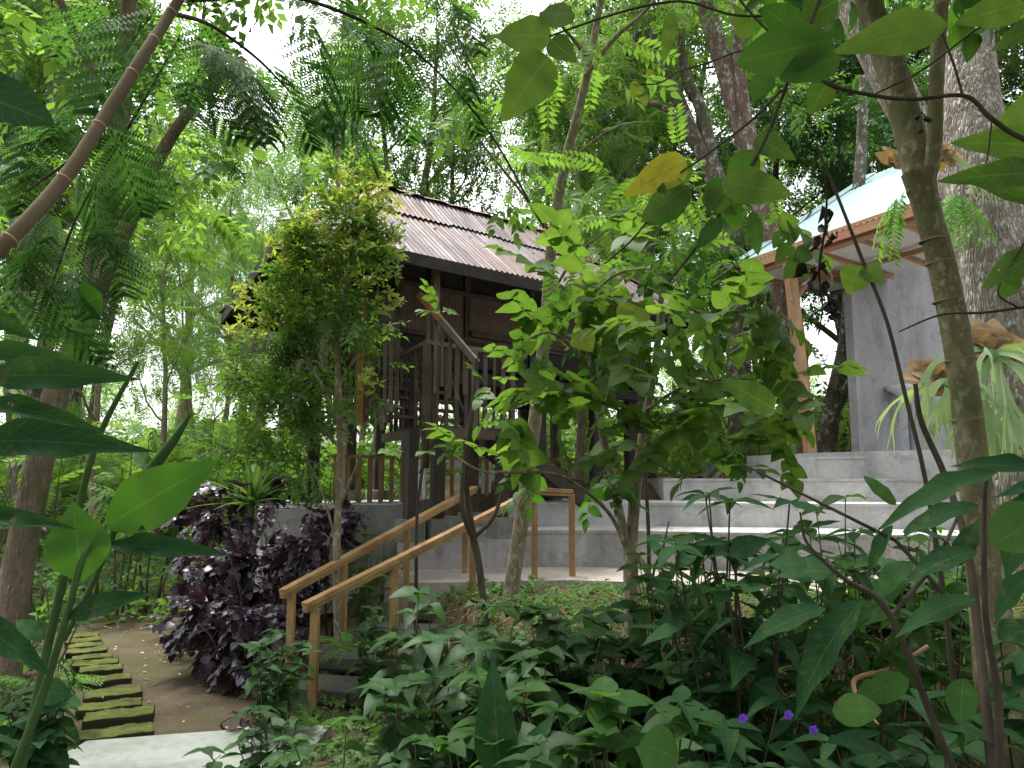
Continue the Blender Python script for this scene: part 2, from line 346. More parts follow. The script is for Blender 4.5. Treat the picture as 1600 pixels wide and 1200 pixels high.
def rust_mat():
    m, t = newmat('rusty_roof'); v = coord(t, 'UV', (1, 1, 1))
    a = noise(t, coord(t, 'UV', (7, .55, 1)), 1.4, 7, .65); b = noise(t, coord(t, 'UV', (1, .8, 1)), .55, 4, .6); c = noise(t, v, 18, 5, .7)
    col = ramp(t, a, [(.28, (.045, .03, .03)), (.48, (.09, .07, .073)), (.66, (.15, .13, .14)), (.8, (.21, .19, .2))])
    col = mixc(t, ramp(t, b, [(.47, (0, 0, 0)), (.62, (.85, .85, .85))]), col, ramp(t, a, [(.3, (.08, .04, .028)), (.7, (.2, .125, .09))]))
    col = mixc(t, mth(t, 'MULTIPLY', ramp(t, c, [(.5, (0, 0, 0)), (.7, (1, 1, 1))]), .4), col, (.12, .05, .03))
    finish(t, col, ramp(t, a, [(.3, (.7, .7, .7)), (.7, (.45, .45, .45))]), c, .25, .004, .12, 0); return m
M['rust'] = rust_mat()
def simple(name, c, rough=.5, spec=.4, var=.15, metal=0):
    m, t = newmat(name); a = noise(t, coord(t, 'Object'), 6, 5, .6)
    finish(t, ramp(t, a, [(.35, tuple(x * (1 - var) for x in c)), (.65, c)]), rough, a, .1, .003, spec, metal); return m
M['roof_white'] = simple('roof_white', (.42, .6, .6), .4, .5, .2)
M['soffit'] = simple('soffit', (.62, .6, .58), .7, .3, .12)
M['ceramic'] = simple('ceramic', (.88, .88, .86), .12, .6, .04)
M['pvc'] = simple('pvc', (.22, .26, .31), .4, .4, .2)
M['white_paint'] = simple('white_paint', (.7, .7, .72), .5, .4, .15)
M['stone'] = concrete('stone', (.09, .09, .075), .5, (.06, .09, .03))
def ground_mat():
    m, t = newmat('soil'); v = coord(t, 'Object')
    a = noise(t, v, 2.2, 8, .7); b = noise(t, v, .9, 6, .62, .4); c = noise(t, v, 38, 6, .8); d = noise(t, v, 9, 6, .75)
    col = ramp(t, a, [(.3, (.05, .038, .025)), (.5, (.09, .07, .045)), (.7, (.135, .108, .072))])
    col = mixc(t, mth(t, 'MULTIPLY', ramp(t, mth(t, 'ADD', mth(t, 'MULTIPLY', b, .6), mth(t, 'MULTIPLY', d, .4)), [(.47, (0, 0, 0)), (.57, (1, 1, 1))]), .75), col, (.08, .088, .03))
    col = mixc(t, mth(t, 'MULTIPLY', ramp(t, c, [(.5, (0, 0, 0)), (.75, (1, 1, 1))]), .55), col, (.2, .15, .1))
    finish(t, col, .95, mth(t, 'ADD', c, mth(t, 'MULTIPLY', d, 1.5)), .9, .02, .15); return m
M['soil'] = ground_mat()
def moss_mat():
    m, t = newmat('mossy_brick'); v = coord(t, 'Object'); a = noise(t, v, 7, 7, .7); c = noise(t, v, 60, 5, .8)
    g = t.nodes.new('ShaderNodeNewGeometry'); sx = t.nodes.new('ShaderNodeSeparateXYZ'); t.links.new(g.outputs['Normal'], sx.inputs[0])
    top = mth(t, 'MULTIPLY', mth(t, 'SUBTRACT', sx.outputs[2], .3, clamp=True), 1.6, clamp=True)
    mossc = ramp(t, a, [(.3, (.05, .052, .022)), (.5, (.085, .1, .026)), (.72, (.14, .155, .04))])
    col = mixc(t, mth(t, 'MULTIPLY', top, ramp(t, a, [(.32, (.35, .35, .35)), (.5, (1, 1, 1))])), (.045, .045, .025), mossc)
    finish(t, col, .95, c, .9, .012, .1); return m
M['moss'] = moss_mat()

# ------------------------------------------------------------------ terrain and paths
def sst(x): x = np.clip(x, 0, 1); return x * x * (3 - 2 * x)
def hgt(x, y):
    x = np.asarray(x, float); y = np.asarray(y, float)
    yb = np.where(x > .3, 4.45 - .1 * np.clip(x - .3, 0, 6), 4.45 + (.3 - x) * 1.75)
    wd = np.where(x > .3, .35, .35 + np.clip(.3 - x, 0, 1.2) * 1.1)
    h = .6 * sst((y - yb) / wd)
    h = h + .95 * sst((y - 9.5 - np.clip(-x, -2, 6) * .7) / 3.0) * sst((x + 3.2) / 2)
    h = h + .28 * sst((x - 3.2) / 3) * sst((y - 5) / 3)
    h = h + np.clip(y - 18, 0, 200) * .05
    h = h + .9 * sst((-x - 2.9 - np.clip(y - 4.5, 0, 6) * .55) / 3.0) * sst((y - 2) / 4)
    rough = .03 * np.sin(x * 3.1 + 1) * np.sin(y * 2.7) + .02 * np.sin(x * 7.3) * np.cos(y * 6.1 + 2)
    path = np.exp(-((x + 2.3 + (y - 4.8) * .42) / 1.0) ** 2) * (y < 9)
    return h + rough * (1 - .85 * path) + .012 * np.sin(x * 17 + y * 5) * np.sin(y * 13 - x * 4)
mb = MB()
def axis_pts(stops):
    out = []
    for a, b, s in stops: out += list(np.arange(a, b, s))
    return np.array(out + [stops[-1][1]])
gx = axis_pts([(-90, -20, 5), (-20, -8, .8), (-8, 8, .09), (8, 20, .8), (20, 90, 5)])
gy = axis_pts([(-12, 0, 1.5), (0, 3, .3), (3, 11, .08), (11, 20, .5), (20, 120, 5)])
X, Y = np.meshgrid(gx, gy); Z = hgt(X, Y); nx = len(gx); ny = len(gy)
V = np.stack([X, Y, Z], -1).reshape(-1, 3)
i = np.arange(ny - 1)[:, None] * nx; j = np.arange(nx - 1)[None, :]
mb.add(V, np.stack([i + j, i + j + 1, i + nx + j + 1, i + nx + j], -1).reshape(-1, 4), V[:, :2])
kind(mb.build('ground', M['soil']), 'structure')
mb = MB(); prism(mb, [(-2.62, 3.0), (-1.2, 3.0), (-1.15, 5.12), (-1.6, 5.06), (-2.1, 4.94), (-2.54, 4.82)], -.06, .045)
kind(mb.build('concrete_path', M['slab'], smooth=False), 'structure')
mb = MB(); pl = [(-1.15, 7.1), (-.3, 7.16), (.5, 7.3), (1.2, 7.15), (1.9, 6.7), (3.2, 6.35), (8, 5.6), (8, 8.4), (3.3, 8.9), (.7, 9), (-1.2, 8.9)]
prism(mb, pl, .3, .665); kind(mb.build('paved_landing', M['conc_beige'], smooth=False), 'structure')

ordn = ['first', 'second', 'third', 'fourth', 'fifth', 'sixth', 'seventh', 'eighth', 'ninth', 'tenth', 'eleventh', 'twelfth', 'thirteenth']
rg = np.random.default_rng(5)
bl = [(1143, 182, .42), (1115, 186, .42), (1101, 172, .4), (1082, 176, .38), (1060, 166, .36), (1044, 158, .32), (1035, 150, .34), (1026, 144, .32), (1016, 136, .32), (1008, 133, .3), (1000, 130, .3), (993, 128, .3)]
for k, (v, u, wd) in enumerate(bl):
    c = Pz(u, v, .045); dep = .2 if k < 6 else .2; a = math.atan2(-c[0], c[1]) + rg.uniform(-.06, .06)
    root = bm = MB(); n1, n2, n3 = 26, 12, 3
    hx = wd / 2; hy = dep / 2 * rg.uniform(.9, 1.1); hz = .095 if k < 5 else .07
    # rounded, pitted slab of stone with a mossy pelt
    g = []
    for s in range(6):
        aa, bb = np.meshgrid(np.linspace(-1, 1, n1), np.linspace(-1, 1, n2)); one = np.ones_like(aa)
        q = [(aa, bb, one), (aa, -bb, -one), (aa, -one, bb), (aa, one, -bb), (one, aa, bb), (-one, -aa, bb)][s]
        p_ = np.stack(q, -1).reshape(-1, 3)
        sgn = np.sign(p_); ab = np.abs(p_); rad = .14
        inner = np.minimum(ab, 1 - rad * np.array([.35, .8, .9])); off = (ab - inner)
        ln_ = np.linalg.norm(off / (rad * np.array([.35, .8, .9])), axis=1, keepdims=True); fac = np.where(ln_ > 1, 1 / np.maximum(ln_, 1e-6), 1)
        p_ = sgn * (inner + off * fac)
        w3 = p_ * np.array([hx, hy, hz / 2])
        nz = np.sin(w3[:, 0] * 61 + k) * np.sin(w3[:, 1] * 53 + 2 * k) * .5 + np.sin(w3[:, 0] * 23 + k * 3) * .6 + np.sin(w3[:, 0] * 140 + w3[:, 1] * 120) * .3
        w3 = w3 + p_ * nz[:, None] * np.array([.006, .006, .006])
        w3 = np.stack([w3[:, 0] * math.cos(a) - w3[:, 1] * math.sin(a), w3[:, 0] * math.sin(a) + w3[:, 1] * math.cos(a), w3[:, 2] + w3[:, 0] * rg.uniform(-.02, .02)], 1)
        i = np.arange(n2 - 1)[:, None] * n1; j = np.arange(n1 - 1)[None, :]
        bm.add(w3 + np.array([c[0], c[1], .045 - hz / 2 + .006]), np.stack([i + j, i + j + 1, i + n1 + j + 1, i + n1 + j], -1).reshape(-1, 4))
    o = bm.build('path_brick', M['moss'])
    lab = 'mossy brick touching the near concrete slab, nearest of the row' if k == 0 else ('farthest mossy brick of the row beside the path' if k == len(bl) - 1 else f'{ordn[k]} mossy brick of the path row counting from the concrete slab')
    tag(o, lab, 'brick', 'mossy bricks laid in a row along the path')

# concrete terraces: each step its own retaining block of the one terrace
def off(pl, dy): return [(x, y + dy) for x, y in pl]
ter = thing('concrete_terrace', 'broad stepped grey concrete terrace below the pavilion and the old house', 'terrace', (2, 9, .6))
e1 = [(-1.18, 8.05), (-.1, 8.35), (.8, 8.4), (3.2, 7.8), (9.5, 6.6)]
e2 = [(-.05, 9.2), (.8, 9.3), (3.4, 8.75), (9.5, 7.45)]
e3 = [(1.95, 10.0), (3.6, 9.6), (9.5, 8.3)]
e4 = [(4.05, 10.35), (4.3, 10.3), (9.5, 9.15)]
def step(name, e, back, z0, z1):
    m_ = MB(); prism(m_, e + [(9.5, back), (e[0][0], back)], z0, z1 - .03)
    # slightly proud, worn coping line
    e_ = [(e[0][0], e[0][1] - .012)] + [(x, y - .012) for x, y in e[1:]]
    prism(m_, e_ + [(9.5, back + .01), (e[0][0] - .01, back + .01)], z1 - .031, z1)
    m_.build(name, M['conc_mid' if z1 < 1.2 else 'conc'], ter, smooth=False)
step('terrace_step', e1, 12.5, .55, 1.05); step('terrace_step', e2, 12.6, 1.045, 1.32)
step('terrace_step', e3, 14.5, 1.315, 1.6); step('terrace_step', e4, 16.5, 1.595, 1.89)
# planter-like retaining wall under the left of the house
wl = thing('retaining_wall', 'pale grey concrete retaining wall behind the purple leaved bush', 'wall', (-2, 9, 0))
mb = MB(); prism(mb, [(-2.56, 8.1), (-1.95, 9.0), (-1.42, 8.86), (-1.3, 8.9), (-1.3, 12), (-3.6, 12), (-3.0, 9.2)], .1, 1.27); mb.build('wall_block', M['conc'], wl, smooth=False)
mb = MB(); prism(mb, [(-1.93, 8.98), (-1.4, 8.8), (-1.24, 8.78), (-1.2, 12.0), (-1.29, 12), (-1.34, 8.87), (-1.42, 8.84)], .55, 1.3); mb.build('wall_corner', M['conc_dark'], wl, smooth=False)  # side facing the camera, its shade put into darker concrete

# ------------------------------------------------------------------ the old house (own axes: UU along the front, DD into depth)
A0 = np.array([-2.04, 6.71]); UU = np.array([.763, .646]); DD = np.array([-2.05, 3.94]); DD = DD / np.linalg.norm(DD)
def H(u, n, z): q = A0 + UU * u + DD * n; return np.array([q[0], q[1], z])
house = thing('wooden_house', 'old dark timber house on stilts with a rusty corrugated hipped roof', 'house', H(3, 2, 1.1))
LE, NW, RZ0, RZ1, HIP = 6.3, 4.4, 3.88, 5.42, 1.8
def corr_slope(mb, P_at, s0, s1, tmax, wave=.076, amp=.011, rows=7, lo=0., hi=1., lift=0, seed=0, rnd=.5, ragged=0.0):
    """P_at(s, t) -> point on the slope; corrugations run up the slope"""
    rg_ = np.random.default_rng(seed); ns = int((s1 - s0) / wave * 6); S = np.linspace(s0, s1, ns + 1); V = []; uv = []
    sheet = (S / .82).astype(int); jit = rg_.uniform(0, ragged, sheet.max() + 2)
    for s in range(ns + 1):
        ph = math.sin(S[s] / wave * 2 * math.pi); tm = tmax(S[s]); l0 = max(0, lo - jit[sheet[s]])
        for r in range(rows + 1):
            t = l0 + (min(hi, tm) - l0) * r / rows if min(hi, tm) > l0 else min(hi, tm)
            p = P_at(S[s], t) + np.array([0, 0, lift + amp * ph + .008 * math.sin(S[s] * 2.3 + seed) * (1 - t)]); V.append(p); uv.append((S[s], t * 2.6))
    n = rows + 1; i = np.arange(ns)[:, None] * n; j = np.arange(rows)[None, :]
    F = np.stack([i + j, i + n + j, i + n + j + 1, i + j + 1], -1).reshape(-1, 4)
    mb.add(V, F, uv, rnd); V2 = np.array(V) - [0, 0, .004]; mb.add(V2, F[:, ::-1], uv, rnd)
def rz(t): return RZ0 + t / .65 * .95 if t < .65 else RZ0 + .95 + (t - .65) / .35 * (RZ1 - RZ0 - .95)
half = NW / 2
front = lambda s, t: H(s, t * half, rz(t)); backp = lambda s, t: H(s, NW - t * half, rz(t))
tfr = lambda s: max(0, min(1, s / HIP, (LE - s) / HIP))
roof = MB()
corr_slope(roof, front, 0, LE, tfr, lo=0, hi=.68, seed=1); corr_slope(roof, front, .75, LE - .75, tfr, lo=.63, hi=1.0, lift=.035, seed=2, rnd=.3, ragged=.035)
corr_slope(roof, backp, 0, LE, tfr, rows=4, seed=3)
tl = lambda s: max(0, min(1, s / half, (NW - s) / half))
corr_slope(roof, lambda s, t: H(t * HIP, s, rz(t)), 0, NW, tl, seed=4); corr_slope(roof, lambda s, t: H(LE - t * HIP, s, rz(t)), 0, NW, tl, rows=4, seed=5)
rf = roof.build('roof', M['rust'], house)
mb = MB()
cap = [H(HIP - .1, half, RZ1 + .02), H(LE - HIP + .1, half, RZ1 - .0)]
for sg in (-1, 1):
    for k in range(24):
        a = H(HIP - .1 + k * .1355, half, RZ1 + .045 + .012 * math.sin(k * 2.1)); b = H(HIP - .1 + (k + 1) * .1355, half, RZ1 + .045 + .012 * math.sin(k * 2.1 + 2.1))
        q = np.array([*(DD * sg * .16), -.075]); mb.add([a, b, b + q, a + q], [(0, 1, 2, 3)], [(0, k), (0, k + 1), (1, k + 1), (1, k)], .8)
for (s_, n_, s2, n2) in ((0, 0, HIP, half), (0, NW, HIP, half), (LE, 0, LE - HIP, half), (LE, NW, LE - HIP, half)):
    pts = [H(s_ + (s2 - s_) * q, n_ + (n2 - n_) * q, rz(q) + .03) for q in np.linspace(0, 1, 9)]
    for a, b in zip(pts[:-1], pts[1:]): beam(mb, a, b, .16, .025, rnd=.8)
mb.build('ridge_cap', simple('rust_cap', (.3, .15, .1), .7, .3, .45), rf)
mb = MB()
beam(mb, H(.02, .0, RZ0 - .07), H(LE, .0, RZ0 - .07), .03, .13); beam(mb, H(0, .03, RZ0 - .07), H(0, NW, RZ0 - .07), .03, .13)
beam(mb, H(0, NW, RZ0 - .07), H(LE, NW, RZ0 - .07), .03, .13); beam(mb, H(LE, 0.03, RZ0 - .07), H(LE, NW - .03, RZ0 - .07), .03, .13)
for s in np.arange(.45, LE - .2, .62):
    for bk in (0, 1):
        f_ = (lambda t: H(s, NW - t * half, rz(t) - .07)) if bk else (lambda t: H(s, t * half, rz(t) - .07))
        tm = tfr(s); beam(mb, f_(.02), f_(min(.62, tm)), .045, .08)
mb.build('eave_frame', M['wood_black'], rf)  # black wood colour stands in for the shade under the eaves
LZ, LU0, LU1, LN0, LN1 = 2.13, 1.56, 2.75, .05, .78
WN, WU0, WU1, FZ, WT, WB = 1.15, .85, 5.85, 2.96, 4.62, 3.45
walls = MB()
def plate(mb, a, b, z0, z1, th=.025, rnd=.5):
    a = np.array(a, float); b = np.array(b, float); d = nrm(b - a); nn = np.array([d[1], -d[0], 0]) * th / 2; L = np.linalg.norm(b - a)
    up = np.array([0, 0, 1.0]); a0 = a * [1, 1, 0]; b0 = b * [1, 1, 0]
    V = [a0 + nn + up * z0, b0 + nn + up * z0, b0 + nn + up * z1, a0 + nn + up * z1, a0 - nn + up * z0, b0 - nn + up * z0, b0 - nn + up * z1, a0 - nn + up * z1]
    uv = [(0, z0), (L, z0), (L, z1), (0, z1)] * 2
    mb.add(V, [(0, 1, 2, 3), (5, 4, 7, 6), (1, 5, 6, 2), (4, 0, 3, 7), (3, 2, 6, 7), (4, 5, 1, 0)], uv, rnd)
studs = [1.62, 2.1, 2.62, 3.7, 4.78, WU1 - .05]
lo = MB()
for a, b in zip(studs[:-1], studs[1:]):
    plate(lo, H(a + .03, WN, 0), H(b - .03, WN, 0), FZ + .36, 3.86, rnd=.3)
    plate(walls, H(a + .03, WN + .01, 0), H(b - .03, WN + .01, 0), 3.9, WT, rnd=.8); plate(walls, H(a + .03, WN + .01, 0), H(b - .03, WN + .01, 0), FZ, FZ + .34, rnd=.8)  # band above the panels: dark timber with eave shade in its colour
lo.build('bamboo_panel', M['weave'], house, smooth=False)
plate(walls, H(WU0 + .05, WN + .01, 0), H(1.6, WN + .01, 0), 3.72, WT, rnd=.8); plate(walls, H(WU1, WN + .06, 0), H(WU1, WB, 0), FZ, WT); plate(walls, H(WU0, WB, 0), H(WU1, WB, 0), FZ, WT)
plate(walls, H(WU0, WN + .06, 0), H(WU0, WB, 0), FZ, WT, rnd=.9)
walls.build('wall', M['wood_black'], house, smooth=False)
mb = MB()
for s in [WU0 + .03] + studs: beam(mb, H(s, WN - .01, FZ - .12), H(s, WN - .01, WT), .075, .07, up=(DD[0], DD[1], 0))
for z in (FZ + .345, 3.88): beam(mb, H(1.62, WN - .025, z), H(WU1, WN - .025, z), .05, .055)
beam(mb, H(2.65, WN - .07, FZ + .42), H(WU1 - .4, WN - .07, FZ + .36), .05, .06)
mb.build('wall_frame', M['wood_old'], house)
dr = MB(); plate(dr, H(1.2, WN - .02, 0), H(1.6, WN - .02, 0), FZ + .02, 3.72, .04)
for z in (FZ + .08, 3.3, 3.62): beam(dr, H(1.22, WN - .05, z), H(1.58, WN - .05, z), .03, .07)
door = dr.build('door', M['weave'], house, smooth=False)
mb = MB(); beam(mb, H(1.27, WN - .06, 3.36), H(1.27, WN - .06, 3.5), .02, .03); mb.build('door_handle', M['wood_black'], door)
mb = MB()
for n_ in (WN, (WN + WB) / 2, WB): beam(mb, H(WU0 - .12, n_, FZ - .13), H(WU1 + .12, n_, FZ - .13), .11, .15)
for u_ in np.arange(WU0, WU1 + .1, .55): beam(mb, H(u_, WN - .15, FZ - .02), H(u_, WB + .1, FZ - .02), .06, .07)
prism(mb, [tuple(H(WU0, WN, 0)[:2]), tuple(H(WU1, WN, 0)[:2]), tuple(H(WU1, WB, 0)[:2]), tuple(H(WU0, WB, 0)[:2])], FZ + .016, FZ + .045)
mb.build('floor_frame', M['wood_black'], house, smooth=False)
mb = MB()      # slatted left side
for k, n_ in enumerate(np.arange(WN + .05, WB, .075)): beam(mb, H(WU0 - .03, n_, FZ - .1), H(WU0 - .03, n_ + .01 * math.sin(k * 7), 3.95), .04, .02, up=(UU[0], UU[1], 0), rnd=(k * .37) % 1)
mb.build('side_lattice', M['wood_grey'], house)
# stilts on concrete footings
st = [(Pz(590, 780, 1.27), .085, 'r'), (Pz(545, 782, 1.27), .08, 'r'), (Pz(640, 838, 1.05), .085, 's'), (Pz(682, 836, 1.05), .095, 's'), (Pz(783, 833, 1.05), .085, 's'),
      (Pz(735, 822, 1.05), .08, 's'), (H(2.4, 2.6, 1.05), .08, 's'), (H(3.9, WN + .1, 1.32), .085, 's'), (H(5.0, WN + .1, 1.32), .085, 's'), (H(WU1 - .1, WN + .1, 1.32), .085, 's'),
      (H(3.9, WB, 1.3), .08, 's'), (H(5.0, WB, 1.3), .08, 's'), (H(WU1 - .1, WB, 1.3), .08, 's'), (H(2.7, WB, 1.05), .08, 's'), (H(1.2, WB, 1.2), .08, 's')]
for q, hw, ty in st:
    f = MB(); zt = q[2] + (.15 if ty == 'r' else .16)
    if ty == 'r': lathe(f, [(.2, q[2] - .05), (.2, zt - .02), (.185, zt), (.0, zt + .002)], (q[0], q[1], 0), 28)
    else: beam(f, (q[0], q[1], q[2] - .05), (q[0], q[1], zt), .24, .24, up=(DD[0], DD[1], 0))
    p = MB(); beam(p, (q[0], q[1], zt), (q[0] + .01, q[1], (LZ - .1 if q[1] < 8.3 else FZ - .2)), hw * (1.15 if q[1] < 8.3 else 1.9), hw * 1.6, up=(DD[0], DD[1], 0), rnd=(q[0] * 7) % 1)
    so = p.build('stilt', M['wood_black'] if hw > .08 and ty == 's' else M['wood_old'], house); f.build('footing', M['conc_dark'], house, smooth=(ty == 'r'))
# entrance stair with its landing, in front of the door
sr = thing('entrance_stair', 'steep weathered timber stair with slatted balustrade leading up to the dark door', 'stair', H(2, .4, 1.05))
mb = MB()
for k, n_ in enumerate(np.arange(LN0 + .06, LN1 + .1, .125)): beam(mb, H(LU0, n_, LZ), H(LU1, n_, LZ), .115, .03, rnd=(k * .37) % 1)
mb.build('landing_boards', M['wood_old'], sr)
mb = MB(); beam(mb, H(LU0 - .05, LN0, LZ - .06), H(LU1 + .1, LN0, LZ - .075), .03, .1); beam(mb, H(LU0 - .03, LN0 + .02, LZ - .06), H(LU0 - .03, 1.35, LZ - .07), .03, .1); beam(mb, H(LU1, LN0 + .02, LZ - .1), H(LU1, 1.1, LZ - .1), .04, .12)
mb.build('landing_edge', M['wood_red' if 0 else 'wood_old'], sr)
S0, S1 = .8, 1.13
NT = 7
for k in range(NT):
    t = (k + .6) / NT; mb = MB(); n_ = .42 + (S1 - .42) * t; z = LZ + (FZ - LZ) * (k + 1) / (NT + .4)
    beam(mb, H(1.22 + .02 * k % 3, n_, z), H(2.2, n_, z - .01), .12, .032, rnd=(k * .31) % 1); mb.build('stair_tread', M['wood_grey'], sr)
mb = MB()
for u_ in (1.2, 2.24): beam(mb, H(u_, .36, LZ), H(u_, S1, FZ), .04, .17, up=(0, 0, 1))
mb.build('stringer', M['wood_old'], sr)
def post(u_, n_, z0, z1, s=.055, mat='wood_grey', nm='newel_post', r_=.5, lean=0):
    m_ = MB(); beam(m_, H(u_, n_, z0), H(u_ + lean, n_, z1), s, s, up=(DD[0], DD[1], 0), rnd=r_); return m_.build(nm, M[mat], sr)
RT = 2.98
post(LU0, LN0, 1.7, RT + .0, .07, 'wood_old'); post(1.72, .18, LZ - .05, 3.88, .075, 'wood_grey'); post(2.16, LN0, LZ - .1, RT, .075, 'wood_grey'); post(LU1 - .05, LN0, LZ - .1, RT - .03, .06, 'wood_old')
q = [loc for loc in ()]
mb = MB(); beam(mb, H(LU0 - .02, LN0 - .01, RT), H(LU1 + .15, LN0 - .01, RT - .01), .05, .045); beam(mb, H(LU0, LN0, RT), H(LU0, .76, 2.955), .05, .045)
mb.build('handrail', M['wood_grey'], sr)
mb = MB(); beam(mb, H(LU0, .76, 2.93), H(1.36, 1.27, 3.47), .055, .07); mb.build('handrail', M['wood_grey'], sr)
ra, rb = P(655, 460, 7.9), P(745, 567, 7.55)
mb = MB(); beam(mb, ra + (rb - ra) * .38, rb, .055, .065); mb.build('handrail', M['wood_grey'], sr)
mb = MB(); beam(mb, ra, ra + (rb - ra) * .379, .055, .065, rnd=.2); mb.build('handrail', M['wood_red'], sr)
def bal(a, b0, b1, w_=.032, mat='wood_grey', r_=.5):
    m_ = MB(); beam(m_, (a[0], a[1], b0), (a[0] + random.uniform(-.01, .01), a[1], b1), w_, .02, up=(DD[0], DD[1], 0), rnd=r_); m_.build('baluster', M[mat], sr)
random.seed(3)
for k in range(9):   # along the landing front
    u_ = LU0 + .13 + k * .125
    bal(H(u_, LN0 - .005, 0), LZ - .1 if k % 3 else LZ - .02, RT - .02, random.uniform(.03, .055), random.choice(['wood_grey', 'wood_old', 'wood_old']), random.random())
for k in range(7): bal(H(LU0, LN0 + .12 + k * .16, 0), LZ - .1, min(RT + .45, RT - .02 + max(0, (LN0 + .12 + k * .16 - .76) * 1.0)), random.uniform(.03, .045), random.choice(['wood_grey', 'wood_old']), random.random())
for k in range(6):   # under the red topped rail
    t = .16 + k * .13; q = ra + (rb - ra) * t; bal(q, LZ + .25 + random.uniform(0, .15), q[2] - .02, random.uniform(.03, .045), 'wood_grey', random.random())
# veranda balustrade left of the stair, half lost in the shrub
vb = thing('veranda_balustrade', 'vertical slat balustrade with one rusty orange post left of the stair', 'balustrade', H(.6, .6, 2.2))
mb = MB(); a, b = P(520, 470, 8.6), P(622, 500, 7.75)
for k in range(13):
    q = a + (b - a) * k / 12; mb = MB(); zt = 3.3 + .04 * math.sin(k * 3); beam(mb, (q[0], q[1], 2.2 - .02 * (k % 3)), (q[0], q[1], zt), .042, .025, rnd=(k * .41) % 1); mb.build('baluster', M['wood_grey' if k % 3 else 'wood_old'], vb)
mb = MB(); beam(mb, (a[0], a[1], 2.3), (b[0], b[1], 2.3), .05, .07); mb.build('rail', M['wood_old'], vb); mb = MB(); beam(mb, (a[0], a[1], 3.25), (b[0], b[1], 3.22), .045, .05); mb.build('rail', M['wood_old'], vb)
mb = MB(); q = P(567, 500, 8.0); beam(mb, (q[0], q[1], 2.15), (q[0] - .01, q[1], 3.58), .075, .075); mb.build('newel_post', M['wood_red'], vb)
mb = MB()
for u_ in (.2, 1.0): q = H(u_, .75, 0)
# lower flight running down to the right of the landing
lf = thing('lower_stair', 'black timber stair flight running down right from the balustraded landing', 'stair', H(3.2, .5, 1.05))
ends = {}
for n_ in (.12, .95):
    mb = MB(); beam(mb, H(LU1 + .02, n_, LZ - .12), H(4.25, n_, 1.12), .05, .2); mb.build('stringer', M['wood_black'], lf)
for k in range(7):
    t = (k + .8) / 8; mb = MB(); beam(mb, H(LU1 + (4.25 - LU1) * t, .1, LZ - .02 + (1.12 - LZ) * t), H(LU1 + (4.25 - LU1) * t, .97, LZ - .02 + (1.12 - LZ) * t), .17, .03, up=(0, 0, 1)); mb.build('stair_tread', M['wood_old'], lf)
# white and orange railing at the back of the under-croft
def fence_run(name, label, pts, z0, z1, mat, n, rails=(1.0,), pw=.06):
    f = thing(name, label, 'fence', (*pts[0], z0))
    for a, b in zip(pts[:-1], pts[1:]):
        m_ = MB()
        for r_ in rails: beam(m_, (*a, z0 + (z1 - z0) * r_), (*b, z0 + (z1 - z0) * r_), .09, .045)
        m_.build('rail', M[mat], f)
        for k in range(n):
            q = np.array(a) + (np.array(b) - np.array(a)) * (k + .3) / n; m_ = MB(); beam(m_, (*q, z0), (*q, z1 - .02), pw, pw, rnd=(k * .29) % 1); m_.build('post', M[mat], f)
    return f
b1 = P(520, 720, 10.4)[:2]; b2 = P(640, 715, 11.2)[:2]; b3 = P(830, 715, 12.3)[:2]; b4 = P(1010, 735, 12.6)[:2]
fence_run('timber_railing', 'orange timber railing seen between the stilts under the house', [tuple(b1), tuple(b2), tuple(b3), tuple(b4)], 1.2, 1.9, 'wood_new', 7)
q1 = P(605, 700, 12.0); q2 = P(700, 700, 12.8)
tb = thing('white_bench', 'white painted frame and panel standing under the house behind the stilts', 'bench', (q1[0], q1[1], 1.2))
mb = MB()
for u_ in (655, 663, 755, 765, 640): q = P(u_, 730, 12.0); mb = MB(); beam(mb, (q[0], q[1], 1.2), (q[0], q[1], 1.95), .05, .05); mb.build('leg', M['white_paint'], tb)
mb = MB(); a = P(700, 732, 12.02); b = P(724, 732, 12.02); beam(mb, (a[0], a[1], 1.82), (b[0] + .02, b[1], 1.82), .03, .14); mb.build('panel', M['white_paint'], tb); mb = MB(); a = P(640, 745, 12.05); b = P(790, 745, 12.05); beam(mb, (a[0], a[1], 1.6), (b[0], b[1], 1.6), .04, .07)
mb.build('crossbar', M['white_paint'], tb)

# ------------------------------------------------------------------ handrail with golden timber posts
def handrail(label, pts, posts, s=.054):
    f = thing('timber_handrail', label, 'handrail', (*pts[0][:2], 0), 'golden timber handrails beside the steps')
    for a, b in zip(pts[:-1], pts[1:]):
        m_ = MB(); beam(m_, a, b, .07, .038, rnd=.15); beam(m_, np.array(a) - [0, 0, .035], np.array(b) - [0, 0, .035], .05, .028, rnd=.4); m_.build('rail', M['wood_new'], f)
    for i_, (u, vt, vb_, d) in enumerate(posts):
        t_ = P(u, vt, d); zb = hgt(t_[0], t_[1]) - .12; m_ = MB(); beam(m_, (t_[0], t_[1], zb), (t_[0], t_[1], t_[2]), s, s, up=(0, 1, 0), rnd=(i_ * .37 + .2) % 1); m_.build('post', M['wood_new'], f)
    return f
r1a, r1b = P(441, 925, 5.8), P(742, 762, 8.0)
def on(a, b, u):   # depth on the rail a-b where its picture column is u
    t0, t1 = 0.0, 1.0
    for _ in range(40):
        t = (t0 + t1) / 2; q = a + (b - a) * t; uu = 800 + FPX * q[0] / (q[1] * cp + (q[2] - EYE) * sp_)
        if uu < u: t0 = t
        else: t1 = t
    return a + (b - a) * t
